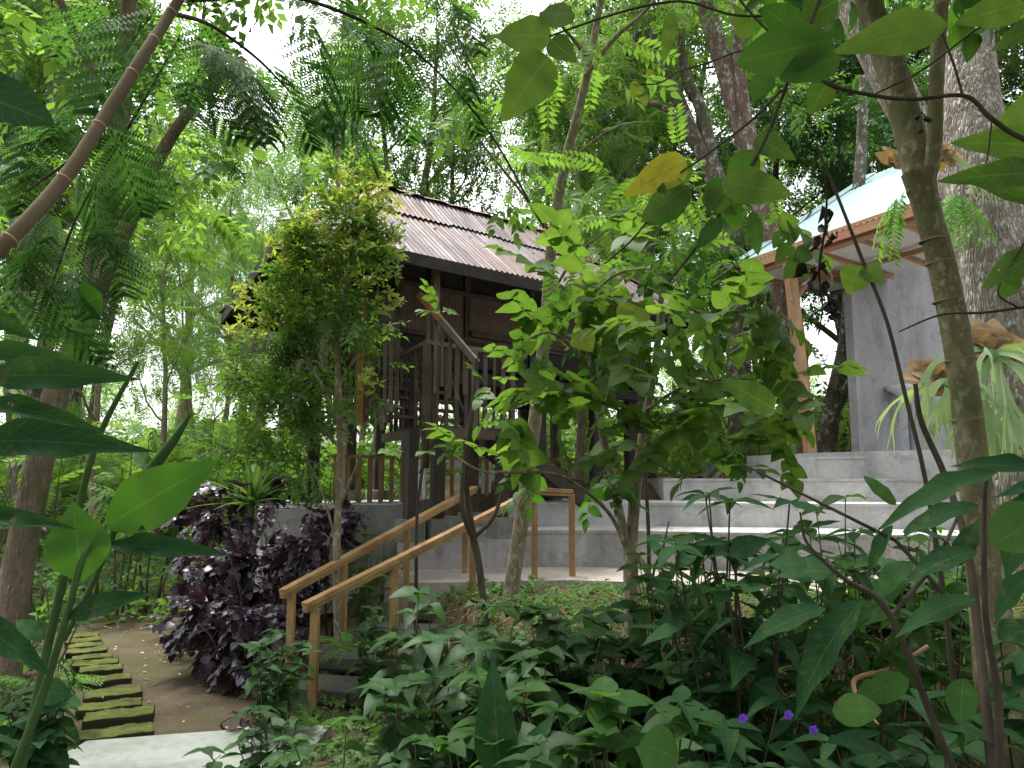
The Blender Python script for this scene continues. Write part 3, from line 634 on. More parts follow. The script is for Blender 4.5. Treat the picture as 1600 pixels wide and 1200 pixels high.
def posts_on(a, b, us):
    out = []
    for u in us:
        q = on(a, b, u); zc = q[1] * cp + (q[2] - .05 - EYE) * sp_; v = 600 - FPX * (-q[1] * sp_ + (q[2] - .05 - EYE) * cp) / zc; out.append((u, v, 0, q[1]))
    return out
handrail('longer weathered golden handrail with its low end nearer the purple bush', [r1a, r1b], posts_on(r1a, r1b, (456, 538, 636, 727)))
r2a, r2b = P(476, 946, 5.45), P(838, 765, 7.45); r2c = P(893, 768, 7.6)
handrail('golden handrail in front of the other, levelling out over the paved landing', [r2a, r2b, r2c], posts_on(r2a, r2b, (493, 617, 739, 835)) + [(893, 772, 0, 7.6)], .058)
# earth steps with stone treads between the rails
for k in range(5):
    t = (k + .5) / 5; q = (r1a + (r1b - r1a) * t + r2a + (r2b - r2a) * t) / 2; z = .02 + .55 * t; m_ = MB()
    beam(m_, (q[0] - .42, q[1] + .1, z), (q[0] + .42, q[1] - .1, z), .34, .14, ch=.03)
    tag(m_.build('stone_step', M['stone']), ['lowest dark stone step between the two golden handrails', 'second stone step up between the golden handrails', 'middle stone step of the flight between the golden handrails', 'fourth stone step up between the golden handrails', 'topmost stone step, just below the paved landing'][k], 'step', 'stone steps between the handrails')

# ------------------------------------------------------------------ the pavilion
PE = np.array([3.5, 11.4]); PU = UU; PD = np.array([.46, -.888])
def Q(s, t, z): q = PE + PU * s + PD * t; return np.array([q[0], q[1], z])
pav = thing('pavilion', 'grey rendered washroom pavilion with a pale corrugated roof and raw timber post', 'pavilion', Q(1, 1, 1.89))
EZ, SL, PT = 4.86, .56, 2.95
mb = MB()
ns = int(PT / .09 * 6); S = np.linspace(-.08, PT, ns + 1); V = []; uv = []
for s in S:
    for r_ in np.linspace(-.12, 4.75, 9): p = Q(r_, s, EZ + SL * r_ + .013 * math.sin(s / .09 * 6.283)); V.append(p); uv.append((s, r_))
i = np.arange(ns)[:, None] * 9; j = np.arange(8)[None, :]; F = np.stack([i + j, i + 9 + j, i + 10 + j, i + 1 + j], -1).reshape(-1, 4)
mb.add(V, F, uv); mb.add(np.array(V) - [0, 0, .004], F[:, ::-1], uv)
prf = mb.build('roof', M['roof_white'], pav)
mb = MB(); beam(mb, Q(-.1, -.1, EZ - .1), Q(-.1, PT, EZ - .1), .03, .17); mb.build('fascia', M['wood_fascia'], prf)
mb = MB(); beam(mb, Q(-.08, -.08, EZ + .0), Q(4.75, -.08, EZ + SL * 4.83 - .0), .2, .012, rnd=.2); mb.build('verge_cap', M['roof_white'], prf)
mb = MB()
for s in np.arange(.05, PT, .62): beam(mb, Q(-.05, s, EZ - .13), Q(4.7, s, EZ + SL * 4.7 - .13), .05, .11)
for r_ in (.35, 1.6, 3.0): beam(mb, Q(r_, -.05, EZ + SL * r_ - .055), Q(r_, PT, EZ + SL * r_ - .055), .05, .035)
mb.build('rafters', M['wood_fascia'], prf)
mb = MB(); V = [Q(.0, -.02, EZ - .17), Q(.0, PT, EZ - .17), Q(2.4, PT, EZ - .1), Q(2.4, -.02, EZ - .1)]
mb.add(V, [(0, 1, 2, 3)], None); mb.add(np.array(V) - [0, 0, .006], [(3, 2, 1, 0)], None); mb.build('soffit', M['soffit'], prf, smooth=False)
mb = MB()
for s in (.12, .75, 1.4, 2.05, 2.7): beam(mb, Q(.02, s, EZ - .205), Q(2.35, s, EZ - .15), .045, .06)
beam(mb, Q(1.15, .0, EZ - .225), Q(1.15, PT, EZ - .225), .05, .07); mb.build('soffit_beams', M['wood_fascia'], prf)
pb = Pz(1268, 716, 1.89); mb = MB(); pt_ = Q(.02, .9, EZ - .2); beam(mb, (pb[0], pb[1], 1.88), (pt_[0], pt_[1], EZ - .19), .13, .13, up=(DD[0], DD[1], 0), rnd=.1)
beam(mb, (pb[0] - .07, pb[1] - .045, 1.89), (pt_[0] - .06, pt_[1] - .045, EZ - .25), .045, .1, up=(DD[0], DD[1], 0), rnd=.9); mb.build('post', M['wood_raw'], pav)
mb = MB(); beam(mb, Q(-.02, .9, EZ - .24), Q(2.2, .9, EZ - .2), .07, .12); beam(mb, Q(.0, -.02, EZ - .2), Q(.0, PT, EZ - .2), .07, .1); beam(mb, Q(.05, .9, EZ - .8), Q(.75, .9, EZ - .24), .05, .07); mb.build('tie_beam', M['wood_fascia'], pav)
mb = MB(); w0 = np.array([4.96, 11.0]); L = 5.2; nn = np.array([-PD[0], -PD[1]]) * .14
def wp(s, k): q = w0 + PU * s + nn * k; return q
V = [(*wp(0, 0), 1.7), (*wp(L, 0), 1.7), (*wp(L, 0), 4.33 + .56 * L), (*wp(0, 0), 4.33), (*wp(0, 1), 1.7), (*wp(L, 1), 1.7), (*wp(L, 1), 4.33 + .56 * L), (*wp(0, 1), 4.33)]
mb.add(V, [(0, 1, 2, 3), (5, 4, 7, 6), (4, 0, 3, 7), (3, 2, 6, 7), (1, 5, 6, 2), (4, 5, 1, 0)], None); mb.build('wall', M['conc_wall'], pav, smooth=False)
mb = MB(); prism(mb, [tuple(Q(.35, 1.15, 0)[:2]), tuple(Q(.9, 3.2, 0)[:2]), tuple(Q(6.5, 3.2, 0)[:2]), tuple(Q(6.5, -.6, 0)[:2]), tuple(Q(.7, -.6, 0)[:2])], 1.5, 1.955); mb.build('plinth', M['conc'], pav, smooth=False)
# wash basin
sk = w0 + PU * 1.16 + np.array([PD[0], PD[1]]) * .27
sink = thing('wash_basin', 'white oval wash basin on a grey waste pipe against the pavilion wall', 'basin', (sk[0], sk[1], 1.955))
mb = MB(); sz = P(1399, 603, sk[1])[2]
lathe(mb, [(.0, -.2), (.06, -.2), (.12, -.17), (.2, -.11), (.26, -.075), (.3, -.06), (.315, -.03), (.31, .0), (.285, .004), (.25, -.012), (.17, -.07), (.0, -.1)], (sk[0], sk[1], sz), 40); mb.build('bowl', M['ceramic'], sink)
mb = MB(); tube(mb, [(sk[0] + .02, sk[1] + .02, 1.95), (sk[0] + .02, sk[1] + .02, sz - .19)], .042, 16); mb.build('waste_pipe', M['pvc'], sink)
mb = MB(); q = np.array([sk[0] + .02, sk[1] + .2, sz]); tube(mb, [q, q + [0, 0, .1], q + [-.03, -.06, .13], q + [-.05, -.12, .11]], .013, 10); mb.build('tap', M['pvc'], sink)
mb = MB()
for dx in (-.1, .17, .24): tube(mb, smooth_path([(sk[0] + dx, sk[1] + .2, sz - .1, .006), (sk[0] + dx + .03, sk[1] + .2, sz - .4, .006), (sk[0] + dx + .01, sk[1] + .22, sz - .62, .006)])[:, :3], .006, 6)
mb.build('bracket_cables', M['pvc'], sink)

# ------------------------------------------------------------------ foliage helpers
def xf(T, pos, d, nn, L, Wd=None):
    """place template T=(verts, {k: faces}, uv, leaf_rnd{k}) at n spots"""
    v, F, uv, lr = T; pos = np.atleast_2d(pos); n = len(pos); d = nrm(np.broadcast_to(d, (n, 3))); nn = np.broadcast_to(nn, (n, 3))
    s = nrm(np.cross(nn, d)); nn = np.cross(d, s); L = np.broadcast_to(L, (n,)); Wd = L if Wd is None else np.broadcast_to(Wd, (n,))
    out = pos[:, None, :] + (v[None, :, 0:1] * L[:, None, None]) * d[:, None, :] + (v[None, :, 1:2] * Wd[:, None, None]) * s[:, None, :] + (v[None, :, 2:3] * L[:, None, None]) * nn[:, None, :]
    return out
def scatter(mb, T, pos, d, nn, L, Wd=None, rnd=None, rg=None, spread=.5):
    v, F, uv, lr = T; pos = np.atleast_2d(pos); n = len(pos)
    if n == 0: return
    rg = rg or np.random.default_rng(1); o = xf(T, pos, d, nn, L, Wd); k0 = len(v)
    base = rg.uniform(0, 1, n) if rnd is None else np.broadcast_to(rnd, (n,))
    for k in F:
        f = F[k]; fa = (f[None] + (np.arange(n) * k0)[:, None, None]).reshape(-1, k)
        rr = (base[:, None] * (1 - spread) + lr[k][None] * spread).reshape(-1)
        # one add per face size; vertices only once
        if k == list(F)[0]: st = mb.n; mb.v.append(o.reshape(-1, 3)); mb.n += n * k0
        mb.f.setdefault(k, []).append(fa + st); U = np.tile(uv, (n, 1)); mb.uv.setdefault(k, []).append(U[fa].reshape(-1, 2)); mb.r.setdefault(k, []).append(rr)
def leaf_pts(rows, prof, W, fold=.15, droop=.25, wave=0, curl=0):
    """blade along +x, length 1, made of 2 x rows quads; prof(t) half-width 0..1"""
    V = []; uv = []
    for i in range(rows + 1):
        t = i / rows; h = prof(t) * W / 2; z = -droop * t * t; wv = wave * math.sin(t * 19) ; wv2 = wave * math.sin(t * 17 + 2)
        V += [(t, -h, z + fold * h + wv * h), (t, 0, z), (t, h, z + fold * h + wv2 * h)]; uv += [(t, -1), (t, 0), (t, 1)]
    F = []
    for i in range(rows):
        a = 3 * i; F += [(a, a + 3, a + 4, a + 1), (a + 1, a + 4, a + 5, a + 2)]
    return np.array(V, float), np.array(F), np.array(uv, float)
ell = lambda p=1.0, q=1.0: (lambda t: (math.sin(math.pi * min(1, t) ** p)) ** q if 0 < t < 1 else 0.0)
def ovate(t): return max(0, (math.sin(math.pi * t ** .62)) ** .85) if 0 < t < 1 else 0
def acum(t): return (math.sin(math.pi * t ** .8) ** 1.1) * (1 - .25 * t ** 4) if 0 < t < 1 else 0
def heart(t): return max(0, (1 - (max(0, t - .33) / .67) ** 1.5)) * min(1, (t + .06) / .22) ** .5 if t < 1 else 0
def lobed(t):
    return heart(t) * (1 + .12 * math.sin(t * 22))
def one(rows, prof, W, **k):
    v, F, uv = leaf_pts(rows, prof, W, **k); return (v, {4: F}, uv, {4: np.full(len(F), .5)})
def compound(items):
    """items: list of (T, pos, dir, normal, L, rnd) -> one template"""
    V = []; F = []; U = []; Rr = []; n = 0
    for T, p, d, nn, L, r in items:
        o = xf(T, np.array([p]), np.array([d]), np.array([nn]), L)[0]; V.append(o); F.append(T[1][4] + n); U.append(T[2]); Rr.append(np.full(len(T[1][4]), r)); n += len(o)
    return (np.concatenate(V), {4: np.concatenate(F)}, np.concatenate(U), {4: np.concatenate(Rr)})
def stalk(p, q, r):
    p = np.array(p, float); q = np.array(q, float); d = q - p; s = np.cross(d, (0, 0, 1)); s = nrm(s) * r
    V = np.array([p - s, p + s, q + s * .6, q - s * .6]); return (V, {4: np.array([[0, 1, 2, 3]])}, np.array([(0, 0), (0, .1), (1, .1), (1, 0)], float), {4: np.array([.9])})
IDT = ((0, 0, 0), (1, 0, 0), (0, 0, 1), 1)
L2 = one(2, ell(.9), .42, fold=.3, droop=.15); L2w = one(2, ell(.9), .6, fold=.25, droop=.2); L2n = one(2, ell(.8), .26, fold=.3, droop=.3)
L4 = one(4, acum, .46, fold=.22, droop=.28, wave=.06); L4w = one(5, ovate, .62, fold=.16, droop=.25, wave=.08)
def mkspray(seed, n=9, T=L2, leafL=.34, bend=.25, up=.1):
    r = np.random.default_rng(seed); it = []; it.append((stalk((0, 0, 0), (.85, 0, -bend * .7), .008), *IDT[:3], 1, .9))
    for k in range(n):
        t = .08 + .85 * k / (n - 1); sd_ = 1 if k % 2 else -1; p = (t, 0, -bend * t * t)
        a = r.uniform(.5, 1.2) * sd_ if k < n - 1 else r.uniform(-.2, .2)
        it.append((T, p, (math.cos(a), math.sin(a), r.uniform(-.45, .2)), (r.uniform(-.35, .35), r.uniform(-.35, .35), 1), leafL * r.uniform(.75, 1.15), r.uniform(0, 1)))
    return compound(it)
def mkpinnate(seed, pairs=9, T=L2n, leafL=.26, bend=.3, wl=1.0):
    r = np.random.default_rng(seed); it = [(stalk((0, 0, 0), (.5, 0, -bend * .25), .007), *IDT[:3], 1, .9), (stalk((.5, 0, -bend * .25), (1, 0, -bend), .005), *IDT[:3], 1, .9)]
    for k in range(pairs):
        t = .15 + .82 * k / (pairs - 1); p = (t, 0, -bend * t * t)
        for sd_ in (-1, 1):
            a = sd_ * r.uniform(.95, 1.2); sz = leafL * (1 - .35 * abs(t - .45) / .55) * r.uniform(.9, 1.1) * wl
            it.append((T, p, (math.cos(a), math.sin(a), r.uniform(-.35, -.05)), (r.uniform(-.2, .2), sd_ * -.1, 1), sz, r.uniform(0, 1)))
    return compound(it)
Q1 = (np.array([(0, -.04, 0), (.45, -.19, 0), (1, 0, -.03), (.45, .19, 0)]), {4: np.array([[0, 1, 2, 3]])}, np.array([(0, 0), (.4, -1), (1, 0), (.4, 1)], float), {4: np.array([.5])})
def mkbipinnate(seed, pairs=9, sub=11, bend=.35):
    r = np.random.default_rng(seed); it = [(stalk((0, 0, 0), (.5, 0, -bend * .25), .006), *IDT[:3], 1, .9), (stalk((.5, 0, -bend * .25), (1, 0, -bend), .004), *IDT[:3], 1, .9)]
    for k in range(pairs):
        t = .12 + .86 * k / (pairs - 1); base = np.array((t, 0, -bend * t * t))
        for sd_ in (-1, 1):
            a = sd_ * r.uniform(.9, 1.1); L = .46 * math.sin(math.pi * (.22 + .68 * t)) * r.uniform(.9, 1.1); dz = r.uniform(-.45, -.15)
            d = nrm(np.array((math.cos(a), math.sin(a), dz))); s = nrm(np.cross((0, 0, 1), d)); it.append((stalk((0, 0, 0), (1, 0, 0), .006), tuple(base), tuple(d), (0, 0, 1), L, .9))
            for q in range(sub):
                tt = (q + .6) / sub; p = base + d * L * tt + np.array([0, 0, -.12 * L * tt * tt])
                for s2 in (-1, 1):
                    dd = d * .35 + s * s2; it.append((Q1, tuple(p), tuple(dd + np.array([0, 0, -.2])), (0, 0, 1), .1 * (1 - .3 * tt), r.uniform(0, 1)))
    return compound(it)
SPR = [mkspray(s) for s in (1, 2, 3)]; SPRW = [mkspray(s, 8, L2w, .36) for s in (4, 5, 6)]; SPRN = [mkspray(s, 12, L2n, .3, .35) for s in (7, 8)]
PIN = [mkpinnate(s) for s in (1, 2)]; PINW = [mkpinnate(s, 8, L2, .32, .25) for s in (3, 4)]; BIP = [mkbipinnate(s) for s in (1, 2)]
SPR4 = [mkspray(s, 8, L4, .42, .2) for s in (11, 12, 13)]
def whorl(seed, n, T, leafL, tilt=(-.5, .3)):
    r = np.random.default_rng(seed); it = []
    for k in range(n):
        a = 6.283 * k / n + r.uniform(-.25, .25); it.append((T, (0, 0, .0 + .02 * k), (math.cos(a), math.sin(a), r.uniform(*tilt)), (r.uniform(-.2, .2), r.uniform(-.2, .2), 1), leafL * r.uniform(.7, 1.1), r.uniform(0, 1)))
    return compound(it)
def rdir(rg, n, zlo=-1, zhi=1):
    a = rg.uniform(0, 6.283, n); z = rg.uniform(zlo, zhi, n); h = np.sqrt(np.maximum(0, 1 - z * z)); return np.stack([h * np.cos(a), h * np.sin(a), z], 1)
def in_ell(rg, n, c, r, shell=.35):
    d = rdir(rg, n); q = rg.uniform(shell, 1, n) ** .5; return np.array(c) + d * q[:, None] * np.array(r), d
def fill(mb, Ts, rg, blobs, dens, L, droop=.25, shell=.3, outw=.6, upn=1.0, rnd=None, lumpy=True):
    """sprays through a set of ellipsoid clumps; each clump is itself broken into smaller lumps with gaps"""
    for (c, r) in blobs:
        r = np.array(r, float) * np.ones(3); vol = (r[0] * r[1] * r[2]) ** (2 / 3); n = max(3, int(dens * vol / (L * L)))
        if lumpy:
            m = max(4, int(n / 26)); cc, cd = in_ell(rg, m, c, r * .85, .15); k = rg.integers(0, m, n); p = cc[k] + rg.normal(0, 1, (n, 3)) * r * .17; d0 = nrm(p - np.array(c)); lr = rg.uniform(-.3, .3, m)[k]
        else: p, d0 = in_ell(rg, n, c, r, shell); lr = 0
        d = nrm(d0 * outw + rdir(rg, n) * .8 + np.array([0, 0, -droop])); nn = nrm(np.array([0, 0, upn]) + rdir(rg, n) * .55)
        ls = L * rg.uniform(.7, 1.2, n); rr = np.clip((rg.uniform(0, 1, n) if rnd is None else rnd) + lr, 0, 1); ch = rg.integers(0, len(Ts), n)
        for q in range(len(Ts)):
            m_ = ch == q
            if m_.any(): scatter(mb, Ts[q], p[m_], d[m_], nn[m_], ls[m_], rnd=rr[m_] if np.ndim(rr) else rr, rg=rg)
def tree_skel(rg, base, top, r0, nl, spread, frac=.35, up=.6, sub=4, lump=.08, bend=.06, sides=10, forks=None):
    """trunk + limbs + branchlets; returns (MB, clump centres)"""
    mb = MB(); base = np.array(base, float); top = np.array(top, float); n = 12; H_ = np.linalg.norm(top - base)
    off_ = np.cumsum(rg.normal(0, bend * H_ / n, (n + 1, 3)), 0) * np.array([1, 1, .2]); off_ -= np.linspace(0, 1, n + 1)[:, None] * off_[-1] * .5; off_[0] = 0
    path = base + (top - base) * np.linspace(0, 1, n + 1)[:, None] + off_; rad = r0 * (1 - .78 * np.linspace(0, 1, n + 1)) ; rad[0] *= 1.35; rad[1] *= 1.08
    tube(mb, path, rad, sides, lump=lump, seed=int(rg.integers(1e6))); tips = [path[-1]]
    for k in range(nl):
        t = frac + (1 - frac) * (k + rg.uniform(.1, .9)) / nl; i_ = min(n - 1, int(t * n)); p = path[i_] + (path[i_ + 1] - path[i_]) * (t * n - i_)
        a = k * 2.4 + rg.uniform(-.5, .5); L = spread * (1.15 - .5 * t) * rg.uniform(.7, 1.15); d = np.array([math.cos(a), math.sin(a), up * rg.uniform(.5, 1.5)]); d = nrm(d)
        m = 7; q = p + d * L * np.linspace(0, 1, m)[:, None] + np.cumsum(rg.normal(0, L * .035, (m, 3)), 0) + np.array([0, 0, .22 * L]) * (np.linspace(0, 1, m) ** 2)[:, None]; q[0] = p
        rr = rad[i_] * .5; tube(mb, q, rr * (1 - .8 * np.linspace(0, 1, m)), 7, seed=k); tips.append(q[-1]); tips.append(q[-3])
        for s in range(sub):
            j_ = int(rg.integers(2, m - 1)); d2 = nrm(d + rdir(rg, 1)[0] * .9 + np.array([0, 0, .2])); L2_ = L * rg.uniform(.3, .55); q2 = q[j_] + d2 * L2_ * np.linspace(0, 1, 5)[:, None] + np.cumsum(rg.normal(0, L2_ * .05, (5, 3)), 0); q2[0] = q[j_]
            tube(mb, q2, rr * .38 * (1 - .8 * np.linspace(0, 1, 5)), 5); tips.append(q2[-1])
    return mb, np.array(tips)

# ------------------------------------------------------------------ forest behind: five kinds of tree, each copied with its trunk and crown
def proto_tree(name, seed, h, r0, nl, spread, Ts, L, dens, cr, leafm, barkm, frac=.4, up=.7, sub=3, droop=.25, lean=0, twin=0):
    rg = np.random.default_rng(seed); root = thing(name, name.replace('_', ' '), 'tree')
    tm, tips = tree_skel(rg, (0, 0, -.3), (lean, 0, h), r0, nl, spread, frac, up, sub, bend=.09)
    for k in range(twin):
        a = rg.uniform(0, 6.28); t2, tp = tree_skel(rg, (.25 * math.cos(a), .25 * math.sin(a), -.2), (1.6 * math.cos(a), 1.6 * math.sin(a), h * rg.uniform(.8, 1)), r0 * .75, max(3, nl // 2), spread * .8, frac, up, sub)
        off_ = tm.n; tm.v += t2.v; tm.n += t2.n
        for kk in t2.f: tm.f.setdefault(kk, []).extend([f + off_ for f in t2.f[kk]]); tm.uv.setdefault(kk, []).extend(t2.uv[kk]); tm.r.setdefault(kk, []).extend(t2.r[kk])
        tips = np.concatenate([tips, tp])
    tm.build('trunk', M[barkm], root); cm = MB()
    fill(cm, Ts, rg, [(t, (cr * rg.uniform(.6, 1.2),) * 2 + (cr * rg.uniform(.5, .8),)) for t in tips], dens, L, droop)
    cm.build('crown', M[leafm], root); return root
pr = {
 'fine': proto_tree('forest_tree', 21, 12, .2, 8, 3.2, SPR, .42, 10, 1.15, 'leaf_mid', 'bark_lichen', .35, .9, 3, twin=2),
 'dark': proto_tree('evergreen_tree', 22, 13, .17, 11, 2.6, SPR, .42, 13, 1.05, 'leaf_dark', 'bark_dark', .2, .6, 3),
 'pinn': proto_tree('feathery_tree', 23, 8.5, .1, 8, 2.4, PIN, .5, 10, 1.0, 'leaf_bright', 'bark_tan', .3, .8, 2, .4),
 'pale': proto_tree('pale_crowned_tree', 24, 9, .22, 12, 3.2, SPRN, .5, 9, 1.15, 'leaf_haze_pale', 'bark_tan', .25, .6, 4),
 'wisp': proto_tree('slender_tree', 25, 10, .1, 9, 1.5, SPRN, .45, 4, .75, 'leaf_grey', 'bark_tan', .3, 1.5, 3, .5, twin=3),
}
used = set()
def put(k, u, d, sc, rot, label):
    x = (u - 800) / FPX * d; z = float(hgt(x, d)) - .1; g = 'trees of the wood behind the house and pavilion'
    r = pr[k]
    if k not in used:
        used.add(k); r.location = (x, d, z); r.rotation_euler = (0, 0, rot); r.scale = (sc,) * 3; r['label'] = label; r['group'] = g; return r
    return copy_thing(r, (x, d, z), rot, sc, label, g)
for a in [
 ('pale', 465, 27, 1.42, .3, 'rounded pale grey green tree above the left end of the rusty roof'),
 ('pale', 375, 36, 1.15, 2.0, 'smaller pale round tree beyond the left eave of the house'),
 ('wisp', 345, 19, .85, 1.0, 'wispy thin stemmed tree against the white sky left of the house eave'),
 ('pale', 405, 30, 1.05, 5.0, 'hazy pale tree low in the gap between the left trunk and the house eave'),
 ('pale', 290, 31, 1.35, 3.7, 'hazy pale tree behind the feathery yellow green one at the left'),
 ('pinn', 255, 15, .78, .2, 'bright yellow green feathery tree left of the shrub with yellow tips'),
 ('pinn', 160, 12, .75, 1.9, 'feathery light green tree directly behind the big left trunk'),
 ('fine', 60, 15, 1.0, 2.2, 'leafy forest tree at the far left edge behind the feathery one'),
 ('fine', 120, 21, 1.05, 4.0, 'tall leafy tree rising behind the upper left branches'),
 ('wisp', 545, 17, 1.1, 2.6, 'slender many stemmed tree just behind the yellow tipped shrub top'),
 ('fine', 670, 18, .95, .8, 'grey forked tree standing behind the middle of the rusty roof ridge'),
 ('pinn', 905, 14.5, 1.0, 5.0, 'feathery bright tree over the right end of the rusty roof'),
  ('fine', 915, 26, 1.1, 3.3, 'tall leafy tree behind the slender pale trunk in the middle'),
 ('fine', 1010, 17, 1.05, 1.2, 'forked forest tree right of the house roof with mottled trunks'),
 ('dark', 1130, 19, 1.0, 0, 'dark evergreen between the house and the pavilion roof'),
 ('dark', 1000, 26, 1.1, 1.1, 'dark evergreen farther back beyond the forked tree right of the house'),
 ('dark', 1225, 22, 1.05, 2.2, 'dark evergreen beyond the reddish trunk beside the pavilion post'),
 ('dark', 1310, 20, 1.1, 3.1, 'dark evergreen rising directly behind the low edge of the pavilion roof'),
 ('dark', 1400, 24, 1.15, 4.1, 'tallest dark evergreen above the pale pavilion roof'),
 ('fine', 1330, 28, 1.2, 5.1, 'high leafy tree between dark evergreens above the pavilion'),
 ('dark', 1560, 19, 1.0, 5.2, 'dark evergreen to the right of the massive rough trunk'),
 ('fine', 1660, 17, 1.0, .4, 'leafy tree at the right edge behind the pavilion'),
 ('pinn', 1180, 16.5, .62, 3.0, 'low feathery tree behind the terrace between trunk and house'),
 ('dark', -90, 17, 1.0, 2.0, 'dark evergreen outside the left edge behind the leafy tree'),
 ('fine', 450, 46, 1.0, 1.4, 'faraway leafy tree low on the slope under the house eave'),
]: put(*a)
for (k, x, y, sc, rot, lab) in [('dark', 4.6, -1.5, .8, 1, 'unseen dark evergreen added right of the viewpoint to shade the foreground'), ('dark', -4.8, -2.2, .8, 2, 'unseen dark evergreen added left behind the viewpoint for shade'), ('dark', .3, -4.5, .9, 3, 'unseen dark evergreen added straight behind the viewpoint for shade'),
  ('dark', 9.5, -.5, .9, 4, 'unseen dark evergreen added far right beyond the smooth trunk for shade'), ('dark', -7.5, 1.5, .9, 5, 'unseen dark evergreen added beyond the left foreground ginger for shade'), ('dark', 3.4, -4.6, .8, 6, 'unseen dark evergreen added farther right behind the viewpoint for shade')]:
    copy_thing(pr[k], (x, y, 0), rot, sc, lab, 'unseen trees added to shade the foreground')  # unseen trees, added around the viewpoint to block low sky light
def big_bush(name, label, rg, blobs, Ts, L, dens, mat, grp='green bushes around the house', stems=9, droop=.3):
    c = np.mean([b[0] for b in blobs], 0); z0 = float(hgt(c[0], c[1])); root = thing(name, label, 'bush', (c[0], c[1], z0), grp); m_ = MB()
    for b in blobs:
        for k in range(max(2, stems // len(blobs))):
            e = np.array(b[0]) + rg.normal(0, .4, 3) * np.array(b[1]); s = np.array([c[0] + (b[0][0] - c[0]) * .5 + rg.normal(0, .1), c[1] + (b[0][1] - c[1]) * .5 + rg.normal(0, .1), z0 - .05])
            tube(m_, smooth_path([(*s, .018), (*((s + e) / 2 + rg.normal(0, .08, 3)), .012), (*e, .004)], 4)[:, :3], np.linspace(.018, .004, 9), 5)
    m_.build('stem', M['twig'], root); cm = MB(); fill(cm, Ts, rg, blobs, dens, L, droop); cm.build('foliage', M[mat], root); return root
def PB(u, v, d, ru, rv, rd=None):
    """clump centred where the photograph shows it, with radii measured in photo pixels at that depth"""
    return (P(u, v, d), (ru * d / FPX, (rd or ru * d / FPX * .8), rv * d / FPX))
rg = np.random.default_rng(77)
for (label, bl_, Ts, L, dens, mat) in [
 ('broad leaved bush filling the gap left of the slatted house wall', [PB(330, 660, 10.5, 90, 60), PB(390, 720, 10, 70, 50), PB(300, 730, 10.5, 60, 50)], SPRW, .42, 11, 'leaf_mid'),
 ('bright green bush behind the retaining wall under the yellow tipped shrub', [PB(440, 720, 9.9, 70, 50), PB(470, 770, 9.5, 60, 30), PB(500, 690, 10.2, 50, 50)], SPRW, .36, 12, 'leaf_mid'),
 ('light green bush seen through the stilts under the house', [PB(600, 660, 14, 80, 60), PB(700, 690, 14.5, 80, 50), PB(780, 660, 15, 70, 60)], SPRW, .45, 10, 'leaf_bright'),
 ('green bush behind the right hand stilts of the house', [PB(880, 650, 15, 80, 60), PB(960, 660, 15, 80, 60)], SPRW, .45, 10, 'leaf_mid'),
 ('leafy bush on the bank behind the upper terrace step', [PB(1060, 650, 12.8, 80, 50), PB(1130, 680, 12.6, 70, 35)], SPR, .36, 13, 'leaf_bright'),
 ('low bush left of the pavilion post on the brown earth', [PB(1170, 660, 12.6, 60, 40), PB(1215, 690, 12.3, 40, 20)], SPR, .3, 13, 'leaf_mid'),
 ('bushes undergrowth seen between the pavilion post and grey wall', [PB(1300, 680, 14.5, 50, 30), PB(1330, 655, 15, 40, 30)], SPR, .34, 13, 'leaf_bright'),
 ('dark bush below the evergreens right of the reddish trunk', [PB(1130, 560, 15, 70, 70), PB(1190, 610, 15, 60, 50)], SPR, .36, 12, 'leaf_dark'),
 ('yellow green bush left of the big leaning trunk at mid height', [PB(40, 640, 9, 70, 60), PB(100, 720, 8.8, 60, 60), PB(30, 760, 9, 60, 60)], PINW, .42, 10, 'leaf_bright'),
 ('feathery bush between the big left trunk and the purple bush', [PB(200, 700, 9.4, 70, 60), PB(170, 790, 9.2, 60, 50), PB(260, 770, 9.4, 60, 40)], PINW, .4, 10, 'leaf_bright'),
 ('dark shaded bush at the far end of the brick path', [PB(230, 900, 10, 70, 40), PB(310, 860, 9.6, 50, 50), PB(180, 900, 9.4, 50, 50)], SPR, .3, 10, 'leaf_dark'),
 ('dark bush on the bank behind the left trunk foot', [PB(30, 880, 6.6, 60, 60), PB(85, 930, 6.8, 40, 50), PB(-30, 820, 6, 70, 70)], SPRW, .28, 12, 'leaf_dark'),
 ('low bluish bush at the left edge of the path beside the bricks', [PB(50, 1060, 4.2, 50, 60), PB(10, 1140, 3.8, 60, 60), PB(85, 1010, 4.9, 25, 40)], SPRW, .2, 11, 'leaf_blue'),
]: big_bush('bush', label, rg, bl_, Ts, L, dens, mat)
# a far wood that reads as one mass
rg = np.random.default_rng(9); m_ = MB(); bl_ = []
for k in range(230):
    d = rg.uniform(34, 60); u = rg.uniform(-300, 1900); gap = math.exp(-((u - 400) / 110) ** 2); hh = rg.uniform(1, 8 if d > 45 else 5) * (1 - .85 * gap); x = (u - 800) / FPX * d
    bl_.append(((x, d, float(hgt(x, d)) + hh), (rg.uniform(1.6, 3.2), 1.6, rg.uniform(1.4, 2.4) * (1 - .5 * gap))))
fill(m_, SPR, rg, bl_, 6, .85, .2)
kind(m_.build('distant_woods', M['leaf_haze_pale']), 'stuff')

